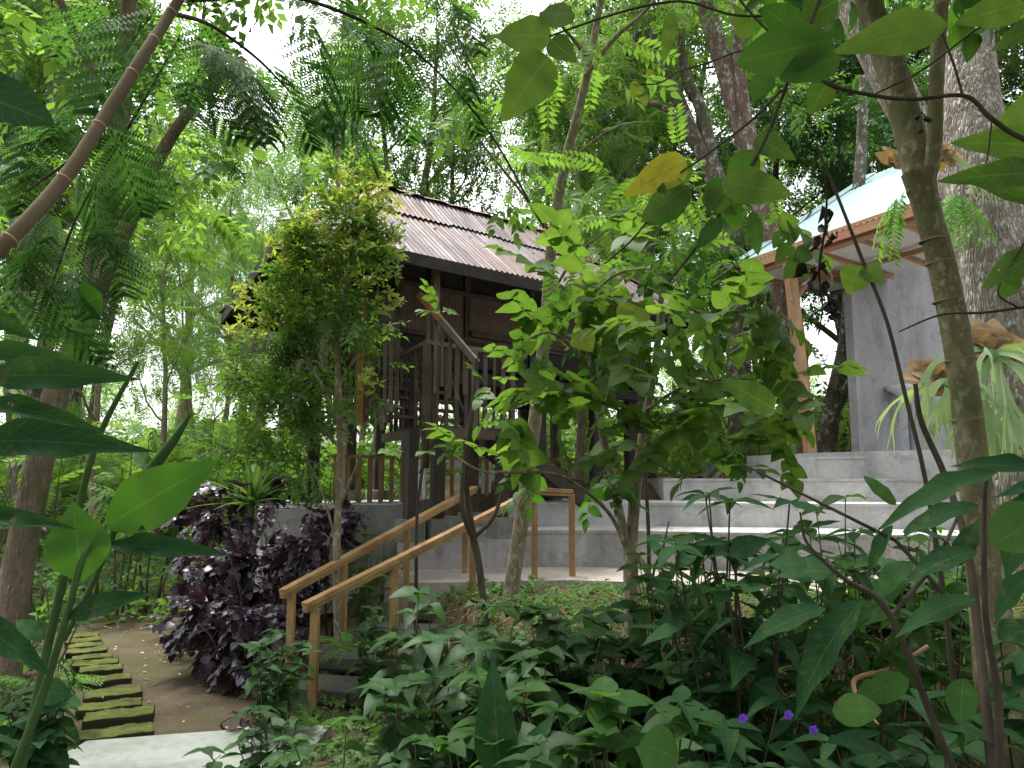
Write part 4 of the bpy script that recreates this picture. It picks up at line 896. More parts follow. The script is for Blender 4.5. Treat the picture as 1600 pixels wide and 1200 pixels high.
# ------------------------------------------------------------------ near trees read off the photograph
def append_mb(a, b):
    off_ = a.n; a.v += b.v; a.n += b.n
    for kk in b.f: a.f.setdefault(kk, []).extend([f + off_ for f in b.f[kk]]); a.uv.setdefault(kk, []).extend(b.uv[kk]); a.r.setdefault(kk, []).extend(b.r[kk])
def leaf_at(mb, T, b, t, wpx, face=.7, rnd=.5, roll=0):
    """one blade from base pixel+depth b to tip pixel+depth t, real width from its width in photo pixels"""
    p = P(*b); q = P(*t); d = q - p; L = np.linalg.norm(d); W = wpx * (b[2] + t[2]) / 2 / FPX
    cam_ = nrm(np.array([0, 0, EYE]) - (p + q) / 2); nn = nrm(cam_ * face + np.array([0, 0, 1]) * (1 - face) + np.array([roll, 0, 0]))
    if abs(np.dot(nrm(d), nn)) > .97: nn = nn + np.array([.3, 0, .3])
    scatter(mb, T, p[None], d[None], nn[None], np.array([L]), np.array([W]), rnd=np.array([rnd]), spread=.0)
def fam(prof, rows, **k): return one(rows, prof, 1.0, **k)
GIN = fam(acum, 18, fold=.09, droop=.28, wave=.06); OVA = fam(ovate, 16, fold=.07, droop=.2, wave=.07); HRT = fam(heart, 14, fold=.04, droop=.12, wave=.06)
LOB = fam(lobed, 16, fold=.04, droop=.12, wave=.05); LAN = fam(acum, 16, fold=.1, droop=.32, wave=.045); OVL = fam(ell(.85, .75), 12, fold=.05, droop=.1, wave=.05)
OV6 = one(6, ovate, .58, fold=.16, droop=.22, wave=.08); AC6 = one(6, acum, .46, fold=.2, droop=.3, wave=.08); HT6 = one(6, heart, .8, fold=.1, droop=.2, wave=.08)
WOV = [whorl(s, 6, OV6, 1.0) for s in (1, 2, 3)]; WAC = [whorl(s, 6, AC6, 1.0, (-.6, .2)) for s in (4, 5, 6)]; SPH = [mkspray(s, 7, HT6, .42, .15) for s in (21, 22, 23)]; SPO = [mkspray(s, 7, OV6, .42, .15) for s in (24, 25, 26)]

def rooted(name, label, cat, rows, barkm, group=None, sides=14, lump=.06, seed=0, branches=(), n=6):
    """tree or stem: root Empty on the ground, one trunk mesh with its branches"""
    b = P(*rows[0][:3]); g = float(hgt(b[0], b[1])); r = thing(name, label, cat, (b[0], b[1], g), group); tm = MB()
    q = [list(P(u, v, d)) + [wd * d / FPX / 2] for (u, v, d, wd) in rows]
    if q[0][2] > g - .1: q = [[q[0][0] + (q[0][0] - q[1][0]) * .15, q[0][1], g - .15, q[0][3] * 1.12]] + q
    s = smooth_path(q, n); tube(tm, s[:, :3], np.maximum(s[:, 3], .002), sides, lump=lump, seed=seed); paths = [s]
    for br in branches: paths.append(limb(tm, br, max(6, sides - 4), n, lump * .6, seed + len(paths)))
    o = tm.build('trunk', M[barkm], r); return r, o, paths

rg = np.random.default_rng(101)
# 1 big leaning trunk at the left
r, tk, ps = rooted('tree', 'big brown leaning trunk at the left, forking above, its leaves hiding the sky', 'tree', [(14, 985, 5.5, 50), (50, 780, 5.45, 42), (88, 610, 5.4, 36), (140, 480, 5.4, 36), (165, 330, 5.4, 36), (186, 190, 5.4, 32), (200, 30, 5.3, 26), (215, -260, 5.2, 20)], 'bark_brown', lump=.1, seed=4,
  branches=[[(142, 475, 5.4, 28), (205, 340, 5.2, 24), (252, 240, 5.1, 22), (300, 170, 5.0, 17), (380, 95, 4.9, 12)], [(184, 200, 5.4, 18), (120, 60, 5.2, 14), (60, -80, 5, 10)], [(205, 0, 5.3, 16), (300, -120, 5, 12), (400, -220, 5, 8)]])
cm = MB(); fill(cm, PINW + SPRW, rg, [PB(60, 60, 5.4, 170, 120), PB(230, 60, 5.6, 150, 100), PB(330, 210, 5.3, 100, 90), PB(250, 300, 5.6, 100, 80), PB(60, 270, 5.8, 120, 110), PB(380, 60, 5.2, 90, 90), PB(120, -150, 5.2, 300, 140), PB(430, -80, 5, 220, 120), PB(30, 430, 5.9, 90, 70), PB(230, 420, 5.9, 80, 50)], 9, .36, .45)
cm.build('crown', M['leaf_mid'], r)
cm = MB(); fill(cm, SPR, rg, [PB(180, 120, 7.5, 200, 130), PB(380, 40, 7.5, 100, 100), PB(60, 330, 7.5, 120, 120), PB(300, 330, 7.8, 90, 70)], 8, .4, .3); cm.build('sun_toned_leaves', M['leaf_bright'], r)  # sunlight put into a brighter leaf colour
# 2 feathery branch tree: bamboo like bare stem with nodes and dark bipinnate fronds
r, tk, ps = rooted('feathery_branch_tree', 'smooth reddish brown ringed stem slanting up across the upper left with feathery fronds', 'tree', [(-420, 800, 1.75, 34), (-160, 520, 1.8, 30), (-5, 392, 1.85, 25), (100, 280, 1.95, 23), (165, 180, 2.05, 21), (225, 85, 2.15, 19), (268, 18, 2.25, 17), (330, -90, 2.3, 14)], 'bark_red' if 0 else 'bark_tan', lump=.02, seed=8)
M['stem_red'] = bark('stem_red', (.09, .065, .042), (.2, .155, .1), 5, .3, None, None, .002); tk.data.materials[0] = M['stem_red']
m_ = MB()
for k in (14, 19, 24, 29, 34, 38, 42):
    c = ps[0][k, :3]; dr_ = nrm(ps[0][k + 1, :3] - c); tube(m_, [c - dr_ * .004, c - dr_ * .001, c + dr_ * .002, c + dr_ * .004], np.array([.9, 1.08, 1.08, .9]) * ps[0][k, 3], 16); m_.build('stem_node', M['wood_raw'], r); m_ = MB()
m_ = MB(); bpaths = [[(268, 20, 2.25, 9), (330, 40, 2.6, 7), (400, 90, 2.9, 5), (450, 140, 3.1, 3)], [(225, 85, 2.15, 7), (180, 170, 2.4, 6), (120, 240, 2.6, 4), (40, 300, 2.7, 3)], [(300, 0, 2.3, 9), (440, -8, 2.8, 7), (560, 30, 3.2, 6), (660, 90, 3.5, 4), (760, 200, 3.7, 4), (835, 330, 3.9, 4), (850, 355, 4, 3)], [(280, 60, 3.3, 5), (200, 200, 3.3, 5), (120, 340, 3.3, 4), (70, 480, 3.3, 4)]]
bp = [limb(m_, b, 6, 6) for b in bpaths]; m_.build('branch', M['bark_dark'], r)
cm = MB(); fr = []
for (u, v, d, du, dv, Lp) in [(300, 40, 2.9, 150, 60, 190), (330, 70, 3, 120, 120, 190), (260, 130, 3, 120, 40, 170), (370, 110, 3.1, 90, 90, 170), (410, 120, 3.1, 100, 70, 170), (440, 100, 3.3, 130, 60, 180), (500, 20, 3.3, 60, 120, 190), (560, 40, 3.4, 30, 120, 190), (600, 60, 3.5, 60, 110, 170), (640, 90, 3.5, 0, 100, 170),
    (700, 120, 3.6, 60, 70, 130), (350, 20, 3, -40, 120, 180), (200, 90, 3, -80, 100, 180), (160, 130, 3, -120, 60, 180), (110, 180, 3, -120, 60, 170), (60, 250, 3, -80, 80, 160), (180, 190, 3.1, 40, 120, 180), (140, 250, 3.1, -30, 120, 170), (90, 330, 3.1, -90, 70, 170), (120, 330, 3.1, 90, 80, 160), (100, 410, 3.1, 80, 60, 150), (80, 430, 3.1, 60, 110, 150),
    (60, 380, 3, -80, 80, 150), (240, 30, 2.8, -100, 90, 200), (180, 0, 2.8, -120, 60, 200), (430, 20, 3, 110, -10, 180), (520, -10, 3.2, 100, 60, 180), (700, 30, 3.6, 60, 110, 180), (640, 30, 3.5, -30, 130, 180), (600, -20, 3.6, -50, 130, 190), (720, 0, 3.6, 90, 90, 170), (480, 150, 3.5, 60, 60, 120), (540, 170, 3.6, 50, 70, 120), (30, 120, 3, -100, 60, 180), (20, 480, 3, 90, 50, 140), (60, 500, 3.05, 90, 40, 140)]:
    for k in range(1 if u > 380 or rg.uniform() < .4 else 2):
        jj = rg.normal(0, 14, 4); p = P(u + jj[0], v + jj[1], d + k * .25); q = P(u + du + jj[2], v + dv + jj[3], d + rg.uniform(-.25, .35)); dd = nrm(q - p); L = Lp * d / FPX * rg.uniform(.6, 1.0)
        nn = nrm(np.array([0, 0, 1.0]) + rdir(rg, 1)[0] * .5 + np.array([0, -.35, 0])); scatter(cm, BIP[k], p[None], dd[None], nn[None], np.array([L]), rnd=np.array([rg.uniform()]), rg=rg)
cm.build('crown', M['leaf_blue'], r)
# 3 shrub tree with yellow tips in front of the house
r, tk, ps = rooted('ornamental_tree', 'bushy small tree with yellow and reddish young tips in front of the old house', 'tree', [(528, 1000, 6.3, 13), (526, 860, 6.3, 12), (532, 700, 6.35, 11), (528, 560, 6.4, 10), (545, 430, 6.4, 9), (560, 300, 6.4, 5)], 'bark_tan', lump=.04, seed=12, sides=9,
  branches=[[(530, 660, 6.35, 7), (480, 560, 6.4, 5), (420, 480, 6.5, 3)], [(529, 600, 6.4, 6), (580, 520, 6.4, 4), (620, 470, 6.3, 3)], [(532, 700, 6.35, 6), (470, 640, 6.5, 4), (380, 600, 6.6, 3)], [(532, 540, 6.4, 6), (500, 440, 6.4, 4), (480, 370, 6.4, 3)], [(527, 850, 6.3, 5), (500, 760, 6.3, 3), (470, 700, 6.3, 2)], [(528, 800, 6.3, 5), (560, 720, 6.2, 3), (590, 660, 6.2, 2)]])
T3 = [mkspray(s, 9, L2, .34, .15) for s in (31, 32, 33)]
cm = MB(); bb = [PB(565, 310, 6.4, 50, 45), PB(530, 370, 6.4, 85, 50), PB(590, 350, 6.4, 42, 50), PB(490, 420, 6.4, 85, 50), PB(560, 440, 6.35, 70, 60), PB(430, 500, 6.5, 75, 55), PB(500, 500, 6.4, 90, 55), PB(585, 500, 6.3, 45, 50), PB(400, 570, 6.6, 75, 55), PB(470, 590, 6.5, 95, 60), PB(380, 640, 6.7, 80, 45), PB(450, 680, 6.6, 90, 50), PB(500, 640, 6.5, 60, 60), PB(580, 620, 6.1, 42, 35), PB(360, 700, 6.8, 60, 35), PB(600, 560, 6.2, 20, 25), PB(480, 735, 6.5, 50, 30)]
fill(cm, T3, rg, bb, 22, .2, .1); cm.build('crown', M['leaf_mid'], r)
cm = MB(); fill(cm, [whorl(s, 5, L2, .9, (-.1, 1.2)) for s in (1, 2)], rg, [PB(565, 285, 6.35, 55, 45), PB(530, 340, 6.3, 80, 45), PB(480, 390, 6.3, 80, 45), PB(590, 330, 6.3, 45, 60), PB(560, 400, 6.25, 80, 60), PB(420, 470, 6.35, 70, 40), PB(610, 470, 6.2, 25, 30), PB(380, 520, 6.5, 30, 25), PB(575, 600, 6.0, 22, 30)], 7, .085, -.4, lumpy=False); cm.build('young_tips', M['leaf_tip'], r)
cm = MB(); fill(cm, T3, rg, [PB(565, 290, 6.35, 60, 50), PB(520, 370, 6.3, 90, 50), PB(590, 380, 6.3, 45, 50), PB(450, 460, 6.35, 90, 50), PB(400, 550, 6.4, 80, 50), PB(560, 470, 6.25, 70, 60), PB(470, 620, 6.4, 100, 60)], 17, .2, 0); cm.build('sun_toned_leaves', M['leaf_fresh'], r)  # lit outer leaves: the light is in their fresher colour
# 4 slender pale trunk in the middle
r, tk, ps = rooted('slender_tree', 'slender pale trunk in the middle, rising past the right end of the rusty roof', 'tree', [(796, 940, 6.2, 25), (818, 790, 6.2, 23), (838, 640, 6.1, 21), (853, 500, 6.0, 19), (862, 380, 5.95, 18), (882, 260, 5.9, 17), (905, 170, 5.8, 15), (925, 80, 5.7, 13), (948, -60, 5.6, 10)], 'bark_tan', lump=.03, seed=22,
  branches=[[(914, 120, 5.7, 9), (960, 60, 5.6, 8), (1010, 15, 5.5, 6), (1060, -60, 5.4, 4)], [(921, 92, 5.7, 8), (890, 55, 5.6, 6), (860, 20, 5.5, 4)], [(856, 470, 6, 6), (900, 400, 5.6, 4), (960, 350, 5.3, 3)], [(883, 255, 5.9, 6), (960, 200, 5.6, 4), (1020, 190, 5.4, 2)], [(864, 370, 5.95, 7), (830, 320, 5.7, 5), (745, 215, 5.5, 4)]])
cm = MB(); fill(cm, PINW, rg, [PB(960, 300, 5.6, 120, 60), PB(1040, 260, 5.5, 90, 60), PB(890, 400, 5.5, 90, 40), PB(1000, 370, 5.3, 120, 50), PB(1130, 380, 5.2, 90, 50), PB(1060, 320, 5.0, 110, 50), PB(1170, 300, 5.0, 70, 50), PB(950, 410, 5.0, 90, 35), PB(900, 60, 5.4, 110, 60), PB(800, 240, 5.7, 60, 60), PB(1000, -40, 5.4, 160, 70), PB(820, -40, 5.4, 120, 60)], 9, .34, .25); cm.build('crown', M['leaf_bright'], r)
cm = MB(); fill(cm, SPR4, rg, [PB(770, 270, 6.6, 55, 90), PB(720, 180, 6.8, 50, 60), PB(830, 180, 6.3, 70, 80), PB(960, 150, 6.2, 80, 60), PB(900, 300, 6.4, 80, 60)], 5, .4, .5); cm.build('hanging_leaves', M['leaf_mid'], r)
# 5 forked small tree with big soft leaves
r, tk, ps = rooted('broad_leaved_tree', 'small forked trunk in front of the terrace carrying large soft bright green leaves', 'tree', [(990, 1010, 4.7, 24), (986, 930, 4.7, 23), (985, 862, 4.7, 22)], 'bark_tan', lump=.06, seed=31, sides=12,
  branches=[[(984, 870, 4.7, 15), (966, 790, 4.7, 13), (942, 680, 4.65, 12), (922, 560, 4.6, 10), (905, 480, 4.5, 7)], [(986, 870, 4.7, 18), (992, 780, 4.75, 18), (1004, 680, 4.8, 13), (1025, 560, 4.85, 11), (1035, 440, 4.9, 8)], [(987, 860, 4.7, 11), (1010, 890, 4.65, 10), (1030, 935, 4.5, 9)], [(980, 860, 4.7, 8), (950, 800, 4.6, 6), (880, 745, 4.3, 5), (800, 738, 4.0, 5), (750, 735, 3.9, 4), (690, 700, 3.8, 3)],
            [(925, 580, 4.6, 6), (860, 520, 4.2, 4), (780, 560, 4.0, 3)], [(1010, 640, 4.8, 6), (1080, 600, 4.5, 4), (1200, 590, 4.3, 3)], [(1030, 500, 4.9, 6), (1100, 450, 4.5, 4), (1170, 400, 4.2, 3)], [(905, 480, 4.5, 5), (960, 430, 4.2, 4), (1010, 420, 4.1, 3)]])
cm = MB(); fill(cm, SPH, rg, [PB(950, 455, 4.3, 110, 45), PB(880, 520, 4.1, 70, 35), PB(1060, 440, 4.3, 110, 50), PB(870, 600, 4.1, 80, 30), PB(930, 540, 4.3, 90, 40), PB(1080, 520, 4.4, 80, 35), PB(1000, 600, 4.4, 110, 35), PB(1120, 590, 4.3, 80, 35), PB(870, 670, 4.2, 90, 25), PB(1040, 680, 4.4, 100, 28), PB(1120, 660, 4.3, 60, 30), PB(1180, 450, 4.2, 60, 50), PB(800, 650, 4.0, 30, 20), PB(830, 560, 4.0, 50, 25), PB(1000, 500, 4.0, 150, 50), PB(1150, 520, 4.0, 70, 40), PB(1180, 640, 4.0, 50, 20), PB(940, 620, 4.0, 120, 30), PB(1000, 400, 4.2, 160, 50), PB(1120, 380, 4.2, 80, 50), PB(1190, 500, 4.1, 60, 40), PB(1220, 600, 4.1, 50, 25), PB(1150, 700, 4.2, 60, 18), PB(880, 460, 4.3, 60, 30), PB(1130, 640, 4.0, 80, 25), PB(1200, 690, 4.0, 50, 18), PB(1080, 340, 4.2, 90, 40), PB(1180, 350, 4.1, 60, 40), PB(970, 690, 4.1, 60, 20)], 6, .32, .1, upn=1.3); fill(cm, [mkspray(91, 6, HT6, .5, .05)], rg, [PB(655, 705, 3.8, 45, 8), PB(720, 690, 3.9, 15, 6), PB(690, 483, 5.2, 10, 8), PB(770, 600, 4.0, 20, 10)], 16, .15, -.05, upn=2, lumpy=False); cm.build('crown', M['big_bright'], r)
cm = MB(); fill(cm, SPO, rg, [PB(960, 520, 4.6, 120, 50), PB(1080, 500, 4.8, 110, 60), PB(1050, 640, 4.7, 120, 40), PB(900, 740, 4.6, 120, 25), PB(1010, 740, 4.7, 80, 25), PB(1140, 720, 4.5, 60, 25), PB(980, 430, 4.8, 140, 50), PB(1100, 420, 4.9, 100, 60), PB(1180, 560, 4.8, 60, 50)], 6.5, .22, .2, upn=1.3); cm.build('shade_toned_leaves', M['big_mid'], r)  # inner leaves darker, their shade put into the colour
m_ = MB(); 
for (b, t, w_) in [((995, 478, 3.9), (975, 522, 3.85), 55), ((905, 520, 3.9), (925, 548, 3.85), 42)]: m_ = MB(); leaf_at(m_, HRT, b, t, w_, .9, .6); m_.build('mottled_leaf', M['mosaic'], r)
# 6 near smooth trunk at the right
r, tk, ps = rooted('smooth_barked_tree', 'near smooth olive barked trunk at the right, forking in front of the massive one', 'tree', [(1592, 1200, 2.9, 74), (1562, 1080, 2.95, 66), (1543, 920, 3.0, 56), (1522, 740, 3.0, 47), (1500, 560, 3.0, 43), (1476, 430, 3.0, 43), (1450, 330, 3.0, 42), (1434, 268, 3.0, 50)], 'bark_smooth', lump=.035, seed=41, sides=22, n=8,
  branches=[[(1440, 300, 3.0, 44), (1425, 225, 3.05, 46), (1400, 130, 3.1, 46), (1372, 50, 3.15, 43), (1345, -40, 3.2, 38), (1280, -260, 3.3, 26)], [(1446, 300, 2.99, 22), (1459, 235, 2.95, 24), (1463, 130, 2.92, 23), (1470, 20, 2.9, 22), (1480, -120, 2.9, 18)], [(1345, -40, 3.2, 20), (1200, -180, 3, 14), (1000, -260, 2.9, 8)]])
M['ring'] = bark('ring', (.12, .1, .06), (.24, .2, .12), 9, .5, None, None, .002); m_ = MB()
for (u, v, d, wd) in ((1459, 375, 3, 43.5), (1470, 410, 3, 43.5), (1481, 470, 3, 44), (1500, 562, 3, 43.8), (1512, 655, 3, 45.5)):
    c = P(u, v, d); t_ = P(u - 2, v - 10, d); dr_ = nrm(t_ - c); tube(m_, [c - dr_ * .004, c, c + dr_ * .004], np.array([.98, 1.03, .98]) * wd * d / FPX / 2, 20, lump=.035, seed=41); m_.build('bark_ring', M['ring'], r); m_ = MB()
cm = MB(); fill(cm, SPO, rg, [PB(1250, -150, 3.1, 260, 110), PB(1500, -170, 3, 220, 110), PB(1000, -220, 2.8, 240, 110), (np.array([1.2, 1.2, 4.6]), (1.6, 1.4, .5)), (np.array([-.6, 2.0, 4.7]), (1.4, 1.2, .5)), (np.array([2.6, 1.8, 4.4]), (1.5, 1.5, .6)), (np.array([.3, 3.2, 5.0]), (1.5, 1.2, .5)), (np.array([1.6, 3.6, 5.2]), (1.6, 1.2, .5)), (np.array([3.2, 3.4, 5.0]), (1.4, 1.2, .5)), (np.array([.4, .4, 4.6]), (1.8, 1.4, .5)), (np.array([2.4, .2, 4.6]), (1.8, 1.4, .5))], 11, .34, .2); cm.build('crown', M['big_mid'], r)  # clumps over the viewpoint are unseen, added to darken the foreground
# 7 the massive rough trunk
r, tk, ps = rooted('old_tree', 'massive rough grey barked trunk at the right edge in front of the pavilion', 'tree', [(1660, 1020, 6.3, 200), (1622, 860, 6.3, 160), (1598, 720, 6.3, 134), (1580, 580, 6.35, 124), (1560, 440, 6.4, 118), (1540, 330, 6.45, 112), (1522, 200, 6.5, 92), (1512, 80, 6.6, 76), (1500, -60, 6.7, 68), (1470, -300, 6.9, 50)], 'bark_rough', lump=.07, seed=51, sides=40, n=14,
  branches=[[(1530, 330, 6.4, 60), (1470, 260, 6.9, 58), (1425, 190, 7.1, 56), (1370, 80, 7.3, 56), (1320, -20, 7.5, 50), (1240, -200, 7.7, 36)]])
cm = MB(); fill(cm, SPR, rg, [PB(1450, -120, 6.5, 260, 110), PB(1240, -130, 7, 220, 100), (np.array([3.5, 4, 7.0]), (2.6, 2.2, .8)), (np.array([1, 4.5, 7.5]), (2.4, 2, .8))], 7, .4); cm.build('crown', M['leaf_mid'], r)  # last two clumps added overhead, out of view, for foreground shade
# 8 reddish trunk between house and pavilion, mottled with lichen higher up, and its neighbours
r, tk, ps = rooted('lichened_tree', 'reddish brown trunk left of the pavilion post, mottled white with lichen higher up', 'tree', [(1248, 715, 12.2, 50), (1244, 640, 12.2, 46), (1236, 540, 12.2, 42), (1222, 440, 12.2, 40), (1195, 340, 12.2, 38), (1172, 240, 12.2, 38), (1138, 120, 12.2, 32), (1105, 20, 12.2, 28), (1080, -100, 12.2, 22)], 'bark_red', lump=.08, seed=61,
  branches=[[(1172, 240, 12.2, 26), (1160, 150, 12, 20), (1150, 30, 12, 16), (1150, -80, 12, 12)]])
tk.data.materials[0] = bark('bark_red_lichen', (.1, .065, .05), (.24, .17, .13), 6, .35, (.36, .37, .33), None, .025, True)
cm = MB(); fill(cm, SPR, rg, [PB(1100, 40, 12, 130, 80), PB(1190, -20, 12, 130, 80), PB(1010, -30, 12, 120, 70), PB(1240, 140, 12.4, 70, 60), PB(1150, 330, 12.6, 70, 60)], 9, .42); cm.build('crown', M['leaf_mid'], r)
r, tk, ps = rooted('forked_tree', 'pair of mottled trunks leaning left above the foliage beside the house roof', 'tree', [(1160, 700, 13.2, 40), (1150, 500, 13.2, 36), (1140, 360, 13.2, 34), (1112, 260, 13.2, 30)], 'bark_lichen', lump=.08, seed=62,
  branches=[[(1118, 280, 13.2, 24), (1085, 215, 13.2, 22), (1058, 150, 13.2, 20), (1030, 90, 13.1, 16), (1000, 20, 13, 12)], [(1114, 262, 13.2, 22), (1098, 180, 13.2, 20), (1070, 110, 13.2, 16), (1062, 20, 13.2, 12)], [(1080, 205, 13.2, 12), (1040, 170, 13.2, 10), (1010, 160, 13.1, 8)]])
cm = MB(); fill(cm, SPR, rg, [PB(1010, 60, 13.4, 100, 70), PB(1080, -20, 13.4, 120, 60), PB(980, 170, 13.6, 90, 60), PB(1050, 330, 13.6, 90, 50)], 9, .42); cm.build('crown', M['leaf_mid'], r)
r, tk, ps = rooted('leaning_tree', 'greenish grey leaning trunk seen between the pavilion post and the grey wall', 'tree', [(1288, 720, 13.5, 34), (1300, 640, 13.5, 28), (1318, 560, 13.5, 25), (1328, 480, 13.5, 24), (1330, 400, 13.6, 22), (1345, 250, 13.7, 18), (1350, 120, 13.8, 14)], 'bark_lichen', lump=.06, seed=63,
  branches=[[(1296, 660, 13.5, 18), (1325, 600, 13.4, 16), (1350, 540, 13.4, 14), (1370, 440, 13.4, 12)]])
cm = MB(); fill(cm, SPR, rg, [PB(1340, 120, 13.9, 90, 60), PB(1300, 190, 14, 80, 60), PB(1300, 590, 14, 40, 50), PB(1330, 640, 13.9, 50, 30)], 9, .4); cm.build('crown', M['leaf_dark'], r)

# ------------------------------------------------------------------ overhanging twigs with big leaves at the upper right
r, tk, ps = rooted('overhanging_tree', 'dark bare twigs with scattered large leaves hanging across the upper right', 'tree', [(1990, 900, 2.3, 60), (1900, 500, 2.2, 50), (1760, 260, 2.2, 26), (1612, 222, 2.2, 9), (1550, 186, 2.2, 8), (1508, 150, 2.2, 7), (1430, 155, 2.2, 6.5), (1370, 150, 2.2, 6.5), (1292, 130, 2.2, 6), (1232, 78, 2.25, 5), (1180, 28, 2.3, 4), (1140, -20, 2.3, 4)], 'bark_dark', lump=.04, seed=71, sides=8,
  branches=[[(1292, -30, 2.1, 6), (1238, 110, 2.1, 6.5), (1190, 230, 2.1, 6.5), (1140, 312, 2.15, 6), (1085, 390, 2.2, 5), (1045, 440, 2.3, 4)], [(1222, 140, 2.1, 4), (1172, 190, 2.15, 4), (1100, 245, 2.2, 3.5), (1058, 275, 2.2, 3.5), (1033, 315, 2.25, 3), (990, 372, 2.3, 3), (945, 412, 2.4, 2.5)],
            [(1292, -5, 2.2, 3.5), (1235, 20, 2.2, 4), (1150, 24, 2.25, 4), (1075, 3, 2.3, 4), (1020, 7, 2.3, 4), (960, 22, 2.35, 4), (905, 40, 2.4, 3.5), (858, 57, 2.4, 3)], [(1365, 148, 2.2, 3), (1440, 110, 2.15, 3.5), (1520, 50, 2.1, 4), (1600, 0, 2.05, 5), (1700, -60, 2, 7)],
            [(1235, 100, 2.1, 3), (1170, 78, 2.2, 3.5), (1100, 100, 2.3, 3), (1060, 112, 2.3, 3), (1030, 130, 2.4, 2.5), (990, 132, 2.4, 2)], [(1505, 152, 2.2, 4), (1490, 100, 2.2, 4), (1468, 42, 2.2, 4)], [(1550, 186, 2.2, 3), (1545, 230, 2.2, 2.5), (1540, 262, 2.2, 2)],
            [(1275, 225, 2.6, 3.5), (1310, 310, 2.6, 5), (1345, 400, 2.6, 6), (1385, 500, 2.6, 6), (1415, 620, 2.6, 6.5), (1445, 745, 2.6, 7), (1470, 900, 2.6, 8), (1500, 1150, 2.6, 9)], [(1610, 478, 2.4, 5), (1540, 488, 2.4, 4.5), (1470, 492, 2.4, 3.5), (1405, 518, 2.4, 2.5)], [(1600, 380, 2.3, 4), (1570, 430, 2.3, 4), (1560, 460, 2.3, 3), (1590, 480, 2.35, 4)]])
c1, c2, c3 = MB(), MB(), MB()
def rl(mb, lst, T, face=.8, ws=1.0):
    for (u0, v0, u1, v1, w_, d) in lst:
        w_ *= ws; leaf_at(mb, T, (u0, v0, d), (u1, v1, d + rg.uniform(-.08, .08)), w_, face, rg.uniform(0, 1), rg.uniform(-.2, .2))
rl(c1, [(862, 57, 768, 50, 62, 2.4), (856, 88, 792, 178, 82, 2.4), (860, 62, 898, 92, 42, 2.4), (865, 45, 880, -10, 60, 2.4), (1130, 285, 1242, 300, 62, 2.1), (1075, 290, 1005, 340, 55, 2.2), (1180, 215, 1240, 245, 40, 2.15), (1292, 130, 1265, 178, 46, 2.2), (1100, 300, 1150, 335, 36, 2.15), (1640, 160, 1555, 195, 55, 2.2), (1660, 230, 1500, 215, 62, 2.2), (1640, 270, 1490, 270, 52, 2.2), (1620, 395, 1543, 438, 52, 2.3), (1590, 430, 1560, 470, 30, 2.3), (1600, 5, 1500, 30, 60, 2.0), (1660, 20, 1570, 60, 50, 2.0), (1660, 330, 1500, 268, 30, 2.3), (1345, 415, 1322, 460, 50, 2.6), (1350, 415, 1378, 440, 34, 2.6), (1210, 640, 1130, 590, 45, 3), (1170, 60, 1150, 10, 30, 2.3), (1050, 20, 1040, 90, 26, 2.4)], OVA)
rl(c1, [(1480, 38, 1325, 62, 75, 2.1), (1310, 0, 1250, 30, 60, 2.1)], GIN)
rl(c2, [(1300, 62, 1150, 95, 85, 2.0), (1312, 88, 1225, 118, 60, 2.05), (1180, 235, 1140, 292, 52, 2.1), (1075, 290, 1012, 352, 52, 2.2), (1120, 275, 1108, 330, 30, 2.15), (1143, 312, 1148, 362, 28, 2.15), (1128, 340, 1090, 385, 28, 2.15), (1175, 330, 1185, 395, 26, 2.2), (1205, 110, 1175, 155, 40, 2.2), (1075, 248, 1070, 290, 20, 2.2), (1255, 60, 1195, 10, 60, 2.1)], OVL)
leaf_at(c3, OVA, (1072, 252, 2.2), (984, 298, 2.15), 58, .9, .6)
c1.build('leaves', M['big_bright'], r); c2.build('shade_toned_leaves', M['big_mid'], r); c3.build('yellow_leaf', M['yellow'], r)  # second set coloured darker to look shaded
cm = MB(); leaf_at(cm, HRT, (1005, 150, 2.4), (1010, 165, 2.4), 14, .9); leaf_at(cm, HRT, (1000, 132, 2.4), (985, 150, 2.4), 26, .9); leaf_at(cm, OVA, (1018, 118, 2.4), (1010, 108, 2.4), 14, .9); cm.build('small_yellow_leaves', M['mosaic'], r)
cm = MB()
for (u, v) in ((1439, 205), (1447, 186), (1452, 188), (1433, 184), (1428, 200)):
    c = P(u, v, 2.2); s = 8 if u != 1428 else 4; lathe(cm, [(0, -.008), (.006, -.005), (.0085, 0), (.006, .006), (0, .008)] if s == 8 else [(0, -.003), (.003, 0), (0, .003)], c, 12); tube(cm, [c, P(1440, 175, 2.2), P(1442, 160, 2.2)], .0012, 5)
cm.build('berries', M['dead'], r)
# dead blackened leaves hanging from the thin stem
r = thing('dead_vine', 'limp blackened dead leaves hanging in front of the pavilion post', 'vine', P(1280, 330, 3.2)); m_ = MB(); limb(m_, [(1292, 295, 3.1, 3), (1290, 350, 3.15, 4), (1280, 420, 3.2, 4), (1285, 480, 3.2, 3), (1278, 525, 3.2, 2)], 6); m_.build('stem', M['dead'], r)
cm = MB(); CR = one(6, ovate, .5, fold=.6, droop=.5, wave=.5)
for k in range(44):
    t = rg.uniform(0, 1) ** .8; u = 1285 + 14 * math.sin(t * 9) + rg.normal(0, 9 + 12 * (t < .2)); v = 312 + 195 * t; p = P(u, v, 3.2 + rg.uniform(-.05, .05)); scatter(cm, CR, p[None], nrm(np.array([rg.normal(0, .4), rg.normal(0, .4), -1]))[None], rdir(rg, 1), np.array([rg.uniform(.035, .08)]), rnd=rg.uniform(0, 1, 1))
cm.build('foliage', M['dead'], r)
